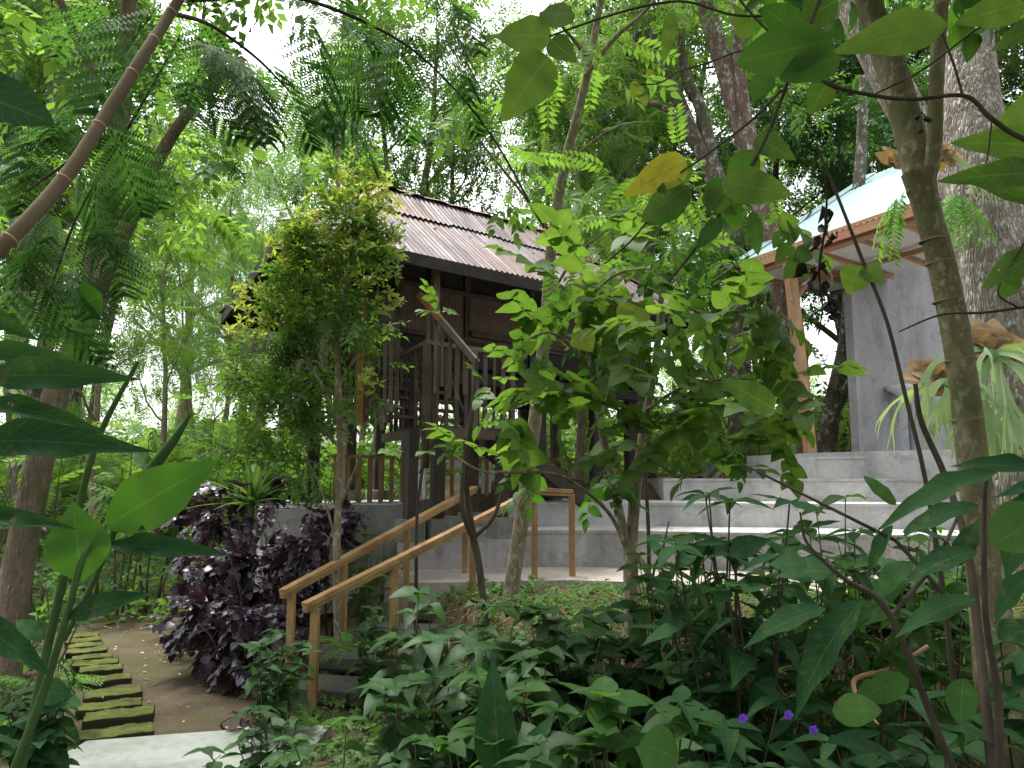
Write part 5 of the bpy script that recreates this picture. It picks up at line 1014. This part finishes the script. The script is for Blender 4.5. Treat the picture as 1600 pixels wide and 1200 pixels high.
# near dark leaf at the very left edge
r = thing('large_leaf_plant', 'large dark blurred leaf poking in from the upper left edge', 'plant', (-.95, .72, 0)); m_ = MB(); tube(m_, smooth_path([(-1.0, .7, -.02, .012), (-.95, .72, 1.2, .009), (-.85, .8, 1.95, .006), (P(-70, 90, .9)[0], .9, P(-70, 90, .9)[2], .004)])[:, :3], .008, 8); m_.build('stem', M['stem_green'], r)
cm = MB(); leaf_at(cm, OVL, (-110, 120, .92), (74, 178, .9), 105, .7, .0); cm.build('leaf', M['big_dark'], r)
# ------------------------------------------------------------------ left foreground ginger
r = thing('ginger_plant', 'tall ginger plant with big pointed leaves at the left foreground', 'plant', (*P(40, 1200, 1.9)[:2], 0)); m_ = MB()
for rows in ([(-30, 1330, 1.9, 14), (28, 1190, 1.9, 14), (75, 1060, 1.9, 12), (108, 950, 1.9, 10), (130, 870, 1.9, 9), (165, 820, 1.95, 6)], [(30, 1220, 2.1, 12), (68, 1040, 2.1, 13), (100, 900, 2.1, 12), (148, 700, 2.1, 10), (215, 565, 2.1, 6)], [(-60, 900, 1.7, 12), (-40, 700, 1.7, 12), (-10, 560, 1.7, 10)], [(100, 1000, 2.1, 8), (150, 900, 2.1, 8), (200, 780, 2.1, 12), (235, 735, 2.1, 17), (270, 690, 2.1, 14), (298, 647, 2.1, 4)]):
    b = list(rows[0]); limb(m_, rows, 10)
m_.build('stem', M['stem_green'], r)
cm = MB(); cb = MB()
rl(cb, [(163, 825, 330, 718, 92, 2.0), (128, 908, 112, 782, 92, 1.9), (240, 740, 200, 690, 24, 2.1), (160, 460, 115, 480, 60, 3)], GIN, .85)
rl(cm, [(-40, 590, 200, 572, 74, 1.7), (-60, 545, 150, 560, 50, 1.75), (-60, 690, 208, 676, 84, 1.7), (-40, 625, 150, 650, 46, 1.8), (163, 852, 348, 850, 48, 2.0), (104, 966, 212, 918, 52, 1.9), (-60, 805, 95, 805, 42, 1.8), (-60, 960, 78, 1036, 60, 1.8), (-60, 480, 60, 520, 50, 2.0), (60, 1080, 110, 1082, 55, 2.0), (70, 1000, 20, 960, 40, 2.2)], GIN, .72, .76)
cb.build('bright_leaves', M['big_ginger'], r); cm.build('leaves', M['big_dark'], r)
# purple leaved bush
rg = np.random.default_rng(55)
def pb(label, bl_, dens, L):
    c = np.mean([b[0] for b in bl_], 0); r = thing('purple_bush', label, 'bush', (c[0], c[1], float(hgt(c[0], c[1])) - .02), 'purple leaved bushes by the path'); m_ = MB()
    for b in bl_:
        for k in range(4): e = b[0] + rg.normal(0, .4, 3) * b[1]; s = np.array([c[0] + (b[0][0] - c[0]) * .6, c[1] + (b[0][1] - c[1]) * .6, float(hgt(c[0], c[1])) - .05]); tube(m_, smooth_path([(*s, 0), (*((s + e) / 2 + rg.normal(0, .06, 3)), 0), (*e, 0)], 4)[:, :3], np.linspace(.012, .003, 9), 5)
    m_.build('stem', M['twig'], r); cm = MB(); fill(cm, [mkspray(s, 7, HT6, .4, .2) for s in (41, 42)], rg, bl_, dens, L, .5, upn=1.2); cm.build('foliage', M['purple'], r); return r
pb('large dark purple leaved bush between the brick path and the handrail', [PB(370, 885, 6.9, 66, 48), PB(420, 900, 6.8, 85, 65), PB(340, 930, 6.6, 55, 60), PB(400, 980, 6.3, 70, 50), PB(330, 1000, 6.2, 35, 35), PB(470, 880, 7.1, 55, 60), PB(520, 840, 7.3, 45, 50), PB(300, 880, 7.2, 35, 40), PB(380, 1030, 6.2, 60, 25), PB(460, 950, 6.8, 50, 60), PB(330, 960, 6.5, 60, 60)], 26, .19)
pb('purple bush in the shade behind, under the spiky strap leaved plant', [PB(350, 820, 8.2, 60, 40), PB(300, 830, 8.4, 50, 45), PB(390, 770, 8.4, 50, 35)], 18, .2)
pb('sprig of reddish purple leaves against the pale retaining wall', [PB(480, 810, 7.4, 60, 25), PB(545, 800, 7.4, 25, 40), PB(400, 800, 7.3, 30, 20)], 11, .19)
pb('small purple sprig low on the ground by the handrail foot', [PB(400, 1100, 5.2, 20, 20), PB(375, 1115, 5.1, 14, 12)], 9, .13)
pb('small purple sprig at the far left foot of the purple bush', [PB(280, 990, 7.2, 28, 18)], 10, .16)
# strap leaved plant
c = P(392, 790, 8.4); r = thing('strap_leaved_plant', 'spiky grey green strap leaved plant above the purple bush by the wall', 'plant', c, None); cm = MB()
ST = one(8, lambda t: max(0, (1 - t ** 3)) * min(1, t * 6 + .5), .075, fold=.5, droop=.3)
for k in range(34): a = rg.uniform(0, 6.28); e = rg.uniform(.25, 1.5); scatter(cm, ST, c[None] + rg.normal(0, .02, (1, 3)), np.array([[math.cos(a) * math.cos(e), math.sin(a) * math.cos(e), math.sin(e)]]), np.array([[-math.cos(a), -math.sin(a), .5]]), np.array([rg.uniform(.55, .8)]), rnd=rg.uniform(0, 1, 1))
cm.build('leaves', M['leaf_mid'], r); m_ = MB(); tube(m_, [(c[0], c[1], float(hgt(c[0], c[1])) - .1), c], .04, 8); m_.build('stem', M['twig'], r)

# ------------------------------------------------------------------ foreground shrubs
TV = {k: [one(8, pf, w_ * q, fold=f_, droop=dr, wave=wv) for q, f_, dr, wv in ((1, .2, .2, .04), (.85, .3, .4, .06), (1.1, .1, .1, .07), (.95, .35, .55, .04))] for k, pf, w_ in (('ov', ovate, .58), ('ac', acum, .44), ('ht', heart, .8))}
def shrub(label, u, d, vtop, rad, nst, LL, mat, kindT='ov', seed=0, name='shrub', cat='shrub', tilt=.3, grp='leafy shrubs in the foreground undergrowth', pairs=4, thin=.006, lean=(0, 0), hlo=.62):
    g = np.random.default_rng(seed); x = (u - 800) / FPX * d; z0 = float(hgt(x, d)); top = P(u, vtop, d)[2]; Hh = max(.2, top - z0)
    r = thing(name, label, cat, (x, d, z0), grp); m_ = MB(); cm = MB(); TT = TV[kindT]
    for s in range(nst):
        a = g.uniform(0, 6.28); q = g.uniform(.15, 1) ** .7 * rad; hh = Hh * g.uniform(hlo, 1.0) * (1 - .25 * q / max(rad, .01)); e = np.array([x + math.cos(a) * q + lean[0], d + math.sin(a) * q + lean[1], z0 + hh]); b = np.array([x + math.cos(a) * q * .25, d + math.sin(a) * q * .25, z0 - .04])
        pth = smooth_path([(*b, 0), (*(b * .6 + e * .4 + [0, 0, .12 * hh] + g.normal(0, .03, 3)), 0), (*e, 0)], 6)[:, :3]; tube(m_, pth, np.linspace(thin, thin * .4, len(pth)), 6)
        for k in range(pairs + 1):
            t = 1 - (k / (pairs + .5)) * .72; i_ = t * (len(pth) - 1); j_ = min(len(pth) - 2, int(i_)); p = pth[j_] + (pth[j_ + 1] - pth[j_]) * (i_ - j_); base = a + k * 1.57 + g.uniform(-.3, .3); nl = 4 if k == 0 else 2
            for w_ in range(nl):
                aa = base + w_ * 6.283 / nl + g.uniform(-.3, .3); dd = np.array([math.cos(aa), math.sin(aa), g.uniform(-.45, .25) + (.25 if k == 0 else 0)]); sz = LL * (g.uniform(.6, .85) if k == 0 else g.uniform(.75, 1.15))
                nn = np.array([g.uniform(-tilt, tilt), g.uniform(-tilt, tilt) - .15, 1]); scatter(cm, TT[int(g.integers(0, 4))], p[None], dd[None], nn[None], np.array([sz]), sz * g.uniform(.75, 1.15, 1), rnd=g.uniform(0, 1, 1) ** 1.3)
    m_.build('stem', M['twig'] if mat != 'big_dark' else M['bark_dark'], r); cm.build('foliage', M[mat], r); return r, z0
for i_, a in enumerate([
 ('leafy green shrub in front of the handrail posts, lowest left of its row', 660, 3.3, 885, .32, 12, 0.18, 'under', 'ov'),
 ('brighter topped shrub standing before the paved landing edge', 735, 3.7, 845, .3, 12, 0.18, 'under', 'ov'),
 ('broad leafy shrub at bottom centre under the slender pale trunk', 840, 3.4, 900, .4, 16, 0.18, 'under', 'ov'),
 ('leafy shrub left of the foot of the small forked trunk', 910, 3.7, 880, .38, 16, 0.168, 'under', 'ht'),
 ('leafy shrub right of the foot of the small forked trunk', 1030, 3.8, 870, .36, 14, 0.168, 'under', 'ht'),
 ('low shrub just above the dry bank in the middle right', 1110, 4.0, 880, .3, 12, 0.156, 'under', 'ov'),
 ('dark leafy shrub at bottom centre with drooping oval leaves', 950, 2.7, 965, .35, 14, 0.18, 'big_mid', 'ov'),
 ('dark shrub at the bottom left of centre beneath the bright topped ones', 790, 2.8, 985, .3, 12, 0.168, 'big_mid', 'ov'),
 ('dark low shrub at the very bottom in the middle', 880, 2.3, 1085, .3, 12, 0.144, 'under', 'ov'),
 ('low shrub at the bottom edge below the dry bank', 1060, 2.4, 1065, .3, 12, 0.156, 'big_dark', 'ov'),
 ('dark shrub below the dry bank right of the bottom centre', 1170, 2.6, 1035, .3, 11, 0.18, 'big_dark', 'ac'),
 ('small leafy shrub beside the concrete slab at the bottom left', 430, 3.6, 1065, .25, 12, 0.12, 'under', 'ov'),
 ('small shrub left of the lower handrail post', 445, 4.9, 955, .22, 11, 0.132, 'under', 'ov'),
 ('narrow leaved shrub at the bottom right corner under the smooth trunk', 1420, 2.4, 1055, .35, 11, 0.18, 'big_dark', 'ac'),
 ('dark shrub at the far right beside the foot of the smooth trunk', 1600, 2.6, 915, .3, 11, 0.192, 'big_dark', 'ov'),
 ('leafy shrub in front of the terrace between the trunks at the right', 1340, 4.6, 810, .35, 14, 0.18, 'under', 'ov'),
 ('bright leafy shrub on the bank before the terrace at the right', 1245, 4.5, 855, .35, 12, 0.168, 'under', 'ac'),
 ('leafy shrub behind the foot of the smooth trunk at the right edge', 1470, 4.6, 835, .35, 12, 0.168, 'under', 'ov'),
 ('small shrub between the twin handrails low on the slope', 590, 5.6, 915, .2, 9, 0.12, 'under', 'ov'),
 ('shrub under the handrail in front of the retaining wall', 590, 7.2, 805, .3, 14, 0.12, 'leaf_mid', 'ov'),
 ('small plant with bluish leaves at the left edge by the bricks', 100, 3.9, 1035, .2, 9, 0.144, 'big_dark', 'ht'),
 ('leafy plant at the bottom left corner', 10, 2.6, 1055, .25, 11, 0.156, 'big_dark', 'ov'),
 ('leafy shrub at the crest of the bank right below the paved landing end post', 880, 4.6, 905, .35, 12, .13, 'under', 'ov'),
 ('shrub on the bank crest below the landing, left of the slender trunk foot', 760, 4.9, 915, .3, 12, .12, 'under', 'ht'),
 ('shrub on the crest of the bank before the lower terrace riser', 1080, 5.0, 895, .35, 12, .13, 'under', 'ov'),
 ('dark glossy shrub in front of the straw covered bank', 1230, 3.0, 1000, .35, 12, .17, 'big_dark', 'ov'),
 ('low dark shrub under the bent pale dry branch', 1340, 2.7, 1110, .3, 10, .14, 'big_dark', 'ac'),
 ('low leafy shrub under the long pointed blades at the bottom edge', 690, 2.7, 1110, .3, 11, .12, 'under', 'ht'),
 ('low dark leafed shrub left of the upright ribbed blade', 560, 3.2, 1090, .3, 11, .11, 'big_mid', 'ov'),
]): shrub(*a, seed=300 + i_)
shrub('tall dark shrub with long pointed leaves in front of the right half of the terrace', 1150, 3.1, 672, .34, 18, .19, 'big_dark', 'ac', seed=401, pairs=6, thin=.008, hlo=.85)
shrub('darkest long leaved shrub overlapping the terrace steps, right of the taller one', 1300, 3.4, 735, .36, 14, .18, 'big_mid', 'ac', seed=402, pairs=5, hlo=.8)
shrub('leafy shrub reaching up between the small forked trunk and the tall dark shrub', 1060, 3.9, 735, .3, 12, .15, 'big_mid', 'ac', seed=411, pairs=6, thin=.006, hlo=.8)
shrub('leafy shrub screening the terrace steps close to the smooth trunk', 1420, 3.8, 745, .35, 13, .15, 'big_mid', 'ov', seed=412, pairs=6, hlo=.8)
rr_, z_ = shrub('flowering shrub with small violet blooms at the bottom right of centre', 1230, 2.3, 1080, .25, 9, .12, 'under', 'ac', seed=403); cm = MB()
for (u, v) in ((1231, 1116), (1160, 1122), (1270, 1140)):
    c = P(u, v, 2.25)
    for k in range(5): a = k * 1.2566; scatter(cm, OVL, c[None], np.array([[math.cos(a), -.6, math.sin(a)]]), np.array([[0, -1, .4]]), np.array([.016]), np.array([.014]))
cm.build('flower', M['petal'], rr_)
# long leaved near branches at the right
r = thing('long_leaved_plant', 'near plant at the right with very long dark leaves in front of the terrace', 'plant', (*P(1500, 1150, 2.2)[:2], .02), None); m_ = MB()
for rows in ([(1560, 1330, 2.2, 14), (1480, 1180, 2.2, 12), (1390, 960, 2.2, 10), (1320, 905, 2.2, 7), (1262, 850, 2.2, 5), (1250, 800, 2.2, 3)], [(1560, 1330, 2.1, 14), (1560, 1100, 2.1, 12), (1540, 960, 2.1, 9), (1538, 780, 2.1, 7), (1545, 740, 2.1, 5)], [(1390, 965, 2.2, 8), (1460, 880, 2.3, 6), (1500, 800, 2.4, 5)], [(1430, 600, 2.7, 7), (1440, 660, 2.7, 9), (1475, 740, 2.7, 10), (1510, 850, 2.6, 12), (1530, 1000, 2.5, 14), (1550, 1200, 2.4, 16)], [(1400, 845, 2.3, 6), (1310, 800, 2.3, 5), (1210, 750, 2.35, 4), (1160, 725, 2.4, 3)], [(1400, 845, 2.3, 6), (1450, 900, 2.25, 7), (1500, 960, 2.2, 8)]): limb(m_, rows, 8)
m_.build('stem', M['bark_dark'], r)
cm = MB(); cb = MB()
rl(cm, [(1262, 885, 1205, 870, 52, 2.2), (1305, 895, 1212, 880, 60, 2.2), (1350, 935, 1200, 1100, 66, 2.1), (1290, 950, 1165, 975, 46, 2.1), (1565, 735, 1365, 782, 48, 2.0), (1640, 740, 1500, 700, 44, 1.9), (1530, 790, 1390, 815, 44, 2.2), (1528, 860, 1415, 880, 48, 2.1), (1525, 935, 1405, 958, 46, 2.1), (1640, 760, 1545, 890, 80, 1.8), (1700, 760, 1560, 745, 50, 1.8), (1500, 885, 1520, 800, 36, 2.2), (1430, 880, 1340, 930, 50, 2.2), (1560, 1000, 1640, 960, 60, 2.0), (1430, 830, 1500, 835, 34, 2.3), (1620, 890, 1530, 960, 44, 1.9), (1395, 820, 1345, 890, 24, 2.3), (1290, 1160, 1440, 1165, 46, 2.0), (1460, 1180, 1420, 1140, 40, 2.0), (1085, 860, 1055, 880, 30, 2.9), (1140, 870, 1195, 830, 50, 2.9)], LAN, .42)
rl(cb, [(1640, 800, 1548, 850, 90, 1.7), (1420, 1060, 1335, 1090, 46, 2.1), (1505, 1060, 1500, 1130, 44, 2.1), (1000, 1160, 1062, 1185, 75, 1.9), (1300, 1110, 1375, 1108, 50, 2.0), (1400, 790, 1350, 740, 22, 2.4)], OVL, .7)
cm.build('leaves', M['big_dark'], r); cb.build('bright_leaves', M['big_mid'], r)
r = thing('arrowroot_plant', 'broad upright ribbed leaf blade among the bottom centre shrubs', 'plant', (*P(780, 1300, 2.6)[:2], .0)); cm = MB(); rl(cm, [(785, 1240, 760, 1035, 66, 2.5), (800, 1250, 850, 1110, 50, 2.45)], GIN, .6); cm.build('leaf', M['big_dark'], r)

# ------------------------------------------------------------------ staghorn ferns and hanging ferns on the trunks
SHD = fam(ovate, 12, fold=.2, droop=.55, wave=.16)
def stag(label, c, R0, seed, nfr=16, shield=True, away=(0, -1, 0)):
    g = np.random.default_rng(seed); r = thing('staghorn_fern', label, 'fern', c, 'staghorn ferns growing on the trunks'); cm = MB(); c = np.array(c, float)
    def strap(p, d, L, w_, lev, nn):
        n = 7; pts = []; dd = nrm(d)
        q = p.copy()
        for k in range(n + 1): pts.append(q.copy()); dd = nrm(dd + np.array([0, 0, -.14 - .03 * lev]) + g.normal(0, .05, 3)); q = q + dd * L / n
        V = []; uv = []
        for k in range(n + 1):
            s = nrm(np.cross(pts[min(k + 1, n)] - pts[max(k - 1, 0)], nn)); ww = w_ * (.55 + .65 * (k / n) ** 1.5) * (1 if lev < 2 or k < n else .1) * (1 if lev < 2 else 1 - .85 * k / n); V += [pts[k] - s * ww / 2, pts[k] + s * ww / 2]; uv += [(k / n, -1), (k / n, 1)]
        cm.add(V, [(2 * k, 2 * k + 1, 2 * k + 3, 2 * k + 2) for k in range(n)], uv, g.uniform(0, 1))
        if lev < 2:
            s = nrm(np.cross(dd, nn))
            for sg in ((-1, 1) if g.uniform() < .85 else (-1, 0, 1)): strap(pts[-1] + s * sg * w_ * .3, dd + s * sg * g.uniform(.35, .65), L * g.uniform(.5, .8), w_ * .68, lev + 1, nn)
    for k in range(nfr):
        a = g.uniform(0, 6.28); d = np.array([math.cos(a), -abs(math.sin(a)) * .8 * 1.0, g.uniform(-.9, .5)]); strap(c + g.normal(0, .02, 3), d, R0 * g.uniform(.3, .5), R0 * .075, 0, nrm(np.array([g.normal(0, .4), -1, g.normal(0, .4) + .3])))
    cm.build('fronds', M['stag'], r)
    if shield:
        sm = MB()
        for k in range(13): a = g.uniform(.1, 3.04); d = np.array([math.cos(a), -.25, abs(math.sin(a)) * 1.1]); scatter(sm, SHD, (c + g.normal(0, .02, 3) + [0, .03, 0])[None], d[None], np.array([[g.normal(0, .3), -1, g.normal(0, .3)]]), np.array([R0 * g.uniform(.18, .34)]), np.array([R0 * g.uniform(.16, .28)]), rnd=g.uniform(0, 1, 1))
        sm.build('shield_fronds', M['shield'], r)
stag('pale staghorn fern with tan shield on the massive rough trunk, right of the smooth one', P(1552, 555, 5.7), 1.05, 1, 20)
stag('staghorn fern hanging left of the smooth trunk in front of the grey wall', P(1478, 600, 5.9), .85, 2, 18)
stag('brown dry staghorn fern high at the left of the trunk fork', P(1402, 252, 6.3), .45, 3, 0)
stag('reddish brown staghorn shield right of the trunk fork', P(1478, 245, 6.0), .55, 4, 2)
FR = mkpinnate(77, 16, L2n, .2, .5)
def fern(label, c, L, n, seed, down=False, mat='fern'):
    g = np.random.default_rng(seed); r = thing('fern', label, 'fern', c, 'feathery ferns'); cm = MB()
    for k in range(n):
        a = g.uniform(0, 6.28); d = np.array([math.cos(a), math.sin(a), g.uniform(-1.2, -.4) if down else g.uniform(.2, .9)]); scatter(cm, FR, np.array(c)[None], d[None], np.array([[math.cos(a) * .5, math.sin(a) * .5, 1]]), np.array([L * g.uniform(.7, 1.1)]), rnd=g.uniform(0, 1, 1), rg=g)
    cm.build('fronds', M[mat], r)
fern('fern hanging from the massive trunk right of the trunk fork', P(1492, 300, 5.9), .5, 12, 1, True)
fern('fern sprig hanging before the pavilion fascia left of the smooth trunk', P(1412, 300, 5.9), .5, 6, 2, True)
fern('fern on the slope between the handrail posts', (*P(545, 950, 5.9)[:2], .35), .3, 14, 3)
fern('small fern on the slope at the lower handrail', (*P(500, 1080, 5.0)[:2], .08), .25, 12, 4)
fern('spreading fern at the right edge behind the smooth trunk', (*P(1620, 900, 4.4)[:2], .95), .55, 18, 5)
fern('yellow green fern low in front of the handrail posts', (*P(640, 1120, 4.3)[:2], .1), .28, 10, 6)
fern('fern at the foot of the big left trunk', (*P(70, 1000, 5.0)[:2], .3), .35, 14, 7)

# ------------------------------------------------------------------ ground cover, dry litter, fallen leaves
rg = np.random.default_rng(808)
def groundpts(n, x0, x1, y0, y1, keep):
    x = rg.uniform(x0, x1, n); y = rg.uniform(y0, y1, n); m = keep(x, y); x, y = x[m], y[m]; return np.stack([x, y, hgt(x, y)], 1)
hard = lambda x, y: ((y > 7.0) & (x > -1.3) & (y < 17)) | ((x > -3.7) & (x < -1.25) & (y > 7.9) & (y < 12.2)) | ((x > -2.65) & (x < -1.15) & (y < 5.1))
pathm = lambda x, y: (x + 2.35 + (y - 4.8) * .42 > -1.0) & (x + 2.35 + (y - 4.8) * .42 < .95 - .18 * (y - 4.8)) & (y < 8.6)
cm = MB(); p = groundpts(9000, -1.6, 6, 2.2, 7.1, lambda x, y: ~hard(x, y) & ~pathm(x, y)); n = len(p)
for k, T in enumerate(WOV[:2] + WAC[:1]): q = p[k::3]; scatter(cm, T, q + [0, 0, .03] + rg.uniform(0, .1, (len(q), 1)) * [0, 0, 1], rdir(rg, len(q), -.2, .2), rdir(rg, len(q)) * .5 + [0, -.2, 1], rg.uniform(.02, .055, len(q)), rg=rg)
kind(cm.build('ground_cover', M['leaf_mid']), 'stuff')
cm = MB(); p = groundpts(9000, -12, 9, 4, 17, lambda x, y: ~hard(x, y) & ~pathm(x, y) & ((y > 8.6) | (x < -3.1 - (y - 4.8) * .42)))
for k, T in enumerate(SPRW): q = p[k::3]; scatter(cm, T, q + rg.uniform(0, .25, (len(q), 1)) * [0, 0, 1], rdir(rg, len(q), 0, .8), rdir(rg, len(q)) * .5 + [0, 0, 1], rg.uniform(.14, .4, len(q)), rg=rg)
kind(cm.build('undergrowth', M['leaf_mid']), 'stuff')
cm = MB(); p = groundpts(14000, -30, 30, 16, 34, lambda x, y: np.ones_like(x, bool))
for k, T in enumerate(SPRW): q = p[k::3]; scatter(cm, T, q + rg.uniform(0, 1.3, (len(q), 1)) * [0, 0, 1], rdir(rg, len(q), 0, .9), rdir(rg, len(q)) * .5 + [0, 0, 1], rg.uniform(.4, 1.0, len(q)), rg=rg)
kind(cm.build('forest_floor_vegetation', M['leaf_bright']), 'stuff')
STW = one(3, lambda t: 1 - .5 * t, .035, fold=.4, droop=.35)
cm = MB(); p = groundpts(16000, -1.4, 6, 3.6, 6.6, lambda x, y: ~hard(x, y) & (hgt(x, y) > .04) & ~pathm(x, y)); p = np.concatenate([p, groundpts(3000, .3, 5, 3.9, 4.7, lambda x, y: hgt(x, y) > .1)])
scatter(cm, STW, p + [0, -.02, .02], rdir(rg, len(p), -.5, .35), rdir(rg, len(p)) + [0, 0, .6], rg.uniform(.06, .26, len(p)), rg=rg); kind(cm.build('dry_litter', M['straw']), 'stuff')
cm = MB(); tp = []
for e_, z_, n_ in ((e1, 1.052, 130), (e2, 1.322, 110), (e3, 1.602, 70)):
    for k in range(n_):
        x_ = rg.uniform(e_[0][0] + .1, 8); y_ = np.interp(x_, [q[0] for q in e_], [q[1] for q in e_]) + rg.uniform(.03, .8) ** 1.3; tp.append((x_, y_, z_))
tp = np.array(tp); scatter(cm, OV6, tp, rdir(rg, len(tp), -.02, .15), rdir(rg, len(tp)) * .35 + [0, 0, 1], rg.uniform(.02, .06, len(tp)), rg=rg); kind(cm.build('leaf_litter', leaf_mat('litter', [(.08, .05, .03), (.2, .13, .06), (.35, .3, .12)], .2, .6)), 'stuff')
cm = MB(); p = groundpts(420, -5.5, -.8, 4, 8.8, lambda x, y: ~hard(x, y)); p = np.concatenate([p, groundpts(60, -1, 4, 7, 8, lambda x, y: x > -9)]); p[420 if 0 else -60:, 2] = .67
scatter(cm, OV6, p + [0, 0, .012], rdir(rg, len(p), -.05, .1), rdir(rg, len(p)) * .25 + [0, 0, 1], rg.uniform(.018, .05, len(p)), rg=rg); kind(cm.build('fallen_leaves', leaf_mat('fallen', [(.16, .1, .05), (.36, .28, .1), (.5, .45, .3)], .2, .6)), 'stuff')
# dry root tangle hanging over the bank edge
rt = thing('root_tangle', 'tangle of dry straw coloured roots and stalks on the bank edge', 'roots', (*P(1120, 1010, 4.4)[:2], .5)); m_ = MB()
for k in range(150):
    u = rg.uniform(1040, 1190) if k % 2 else rg.uniform(1240, 1500); d = rg.uniform(4.0, 4.5); c = P(u, rg.uniform(990, 1080), d); L = rg.uniform(.15, .45); d0 = nrm(rdir(rg, 1)[0] * [1, .5, .6] + [0, -.2, -.25]); pts = [(*(c + d0 * L * t + np.array([0, 0, -.35 * L * t * t]) + rg.normal(0, .012, 3)), 0) for t in (0, .33, .66, 1)]
    tube(m_, smooth_path(pts, 3)[:, :3], rg.uniform(.0018, .005), 4)
m_.build('stalks', M['straw'], rt)
for (lab, rows) in (('bent pale dry branch on the dark bank at the lower right', [(1450, 1010, 3.2, 7), (1390, 1045, 3.2, 7), (1336, 1062, 3.2, 8), (1345, 1100, 3.1, 6), (1372, 1132, 3.0, 4)]), ('short pale stick leaning right of the forked trunk foot', [(1025, 1000, 4.2, 6), (1045, 970, 4.3, 7), (1055, 945, 4.4, 5)])):
    b = P(*rows[-1][:3]); r = thing('dry_branch', lab, 'branch', b); m_ = MB(); limb(m_, rows, 8); m_.build('stick', M['wood_raw'], r)
# bare saplings
for (lab, rows, brs) in [
 ('thin dark sapling stem rising beside the end post of the front handrail', [(760, 980, 5.9, 10), (748, 880, 6.0, 11), (738, 830, 6.0, 11), (728, 740, 6.0, 8), (738, 640, 6.0, 8), (745, 560, 6.0, 4)], [[(740, 840, 6, 9), (775, 800, 6, 7), (800, 700, 6, 4)], [(742, 850, 6, 9), (722, 790, 5.9, 8), (727, 700, 5.9, 6)]]),
 ('very thin bare sapling before the stair landing', [(650, 960, 6.4, 6), (652, 800, 6.4, 5), (665, 680, 6.4, 4), (648, 590, 6.4, 3)], [[(655, 740, 6.4, 3), (690, 660, 6.3, 3), (702, 600, 6.3, 2)]]),
 ('thin straight sapling in front of the lower terrace riser', [(1015, 950, 5.6, 6), (1012, 800, 5.6, 6), (1000, 640, 5.6, 4), (1010, 500, 5.6, 3)], []),
 ('thin forked twig standing before the terrace, left of the tall dark shrub', [(1020, 905, 5.0, 4), (1035, 860, 5, 3.5), (1045, 815, 5, 2)], [[(1030, 880, 5, 2.5), (1060, 900, 4.9, 2), (1075, 925, 4.9, 2)]]),
]: rooted('sapling', lab, 'sapling', rows, 'bark_dark', 'thin saplings', 8, .03, 5, brs)
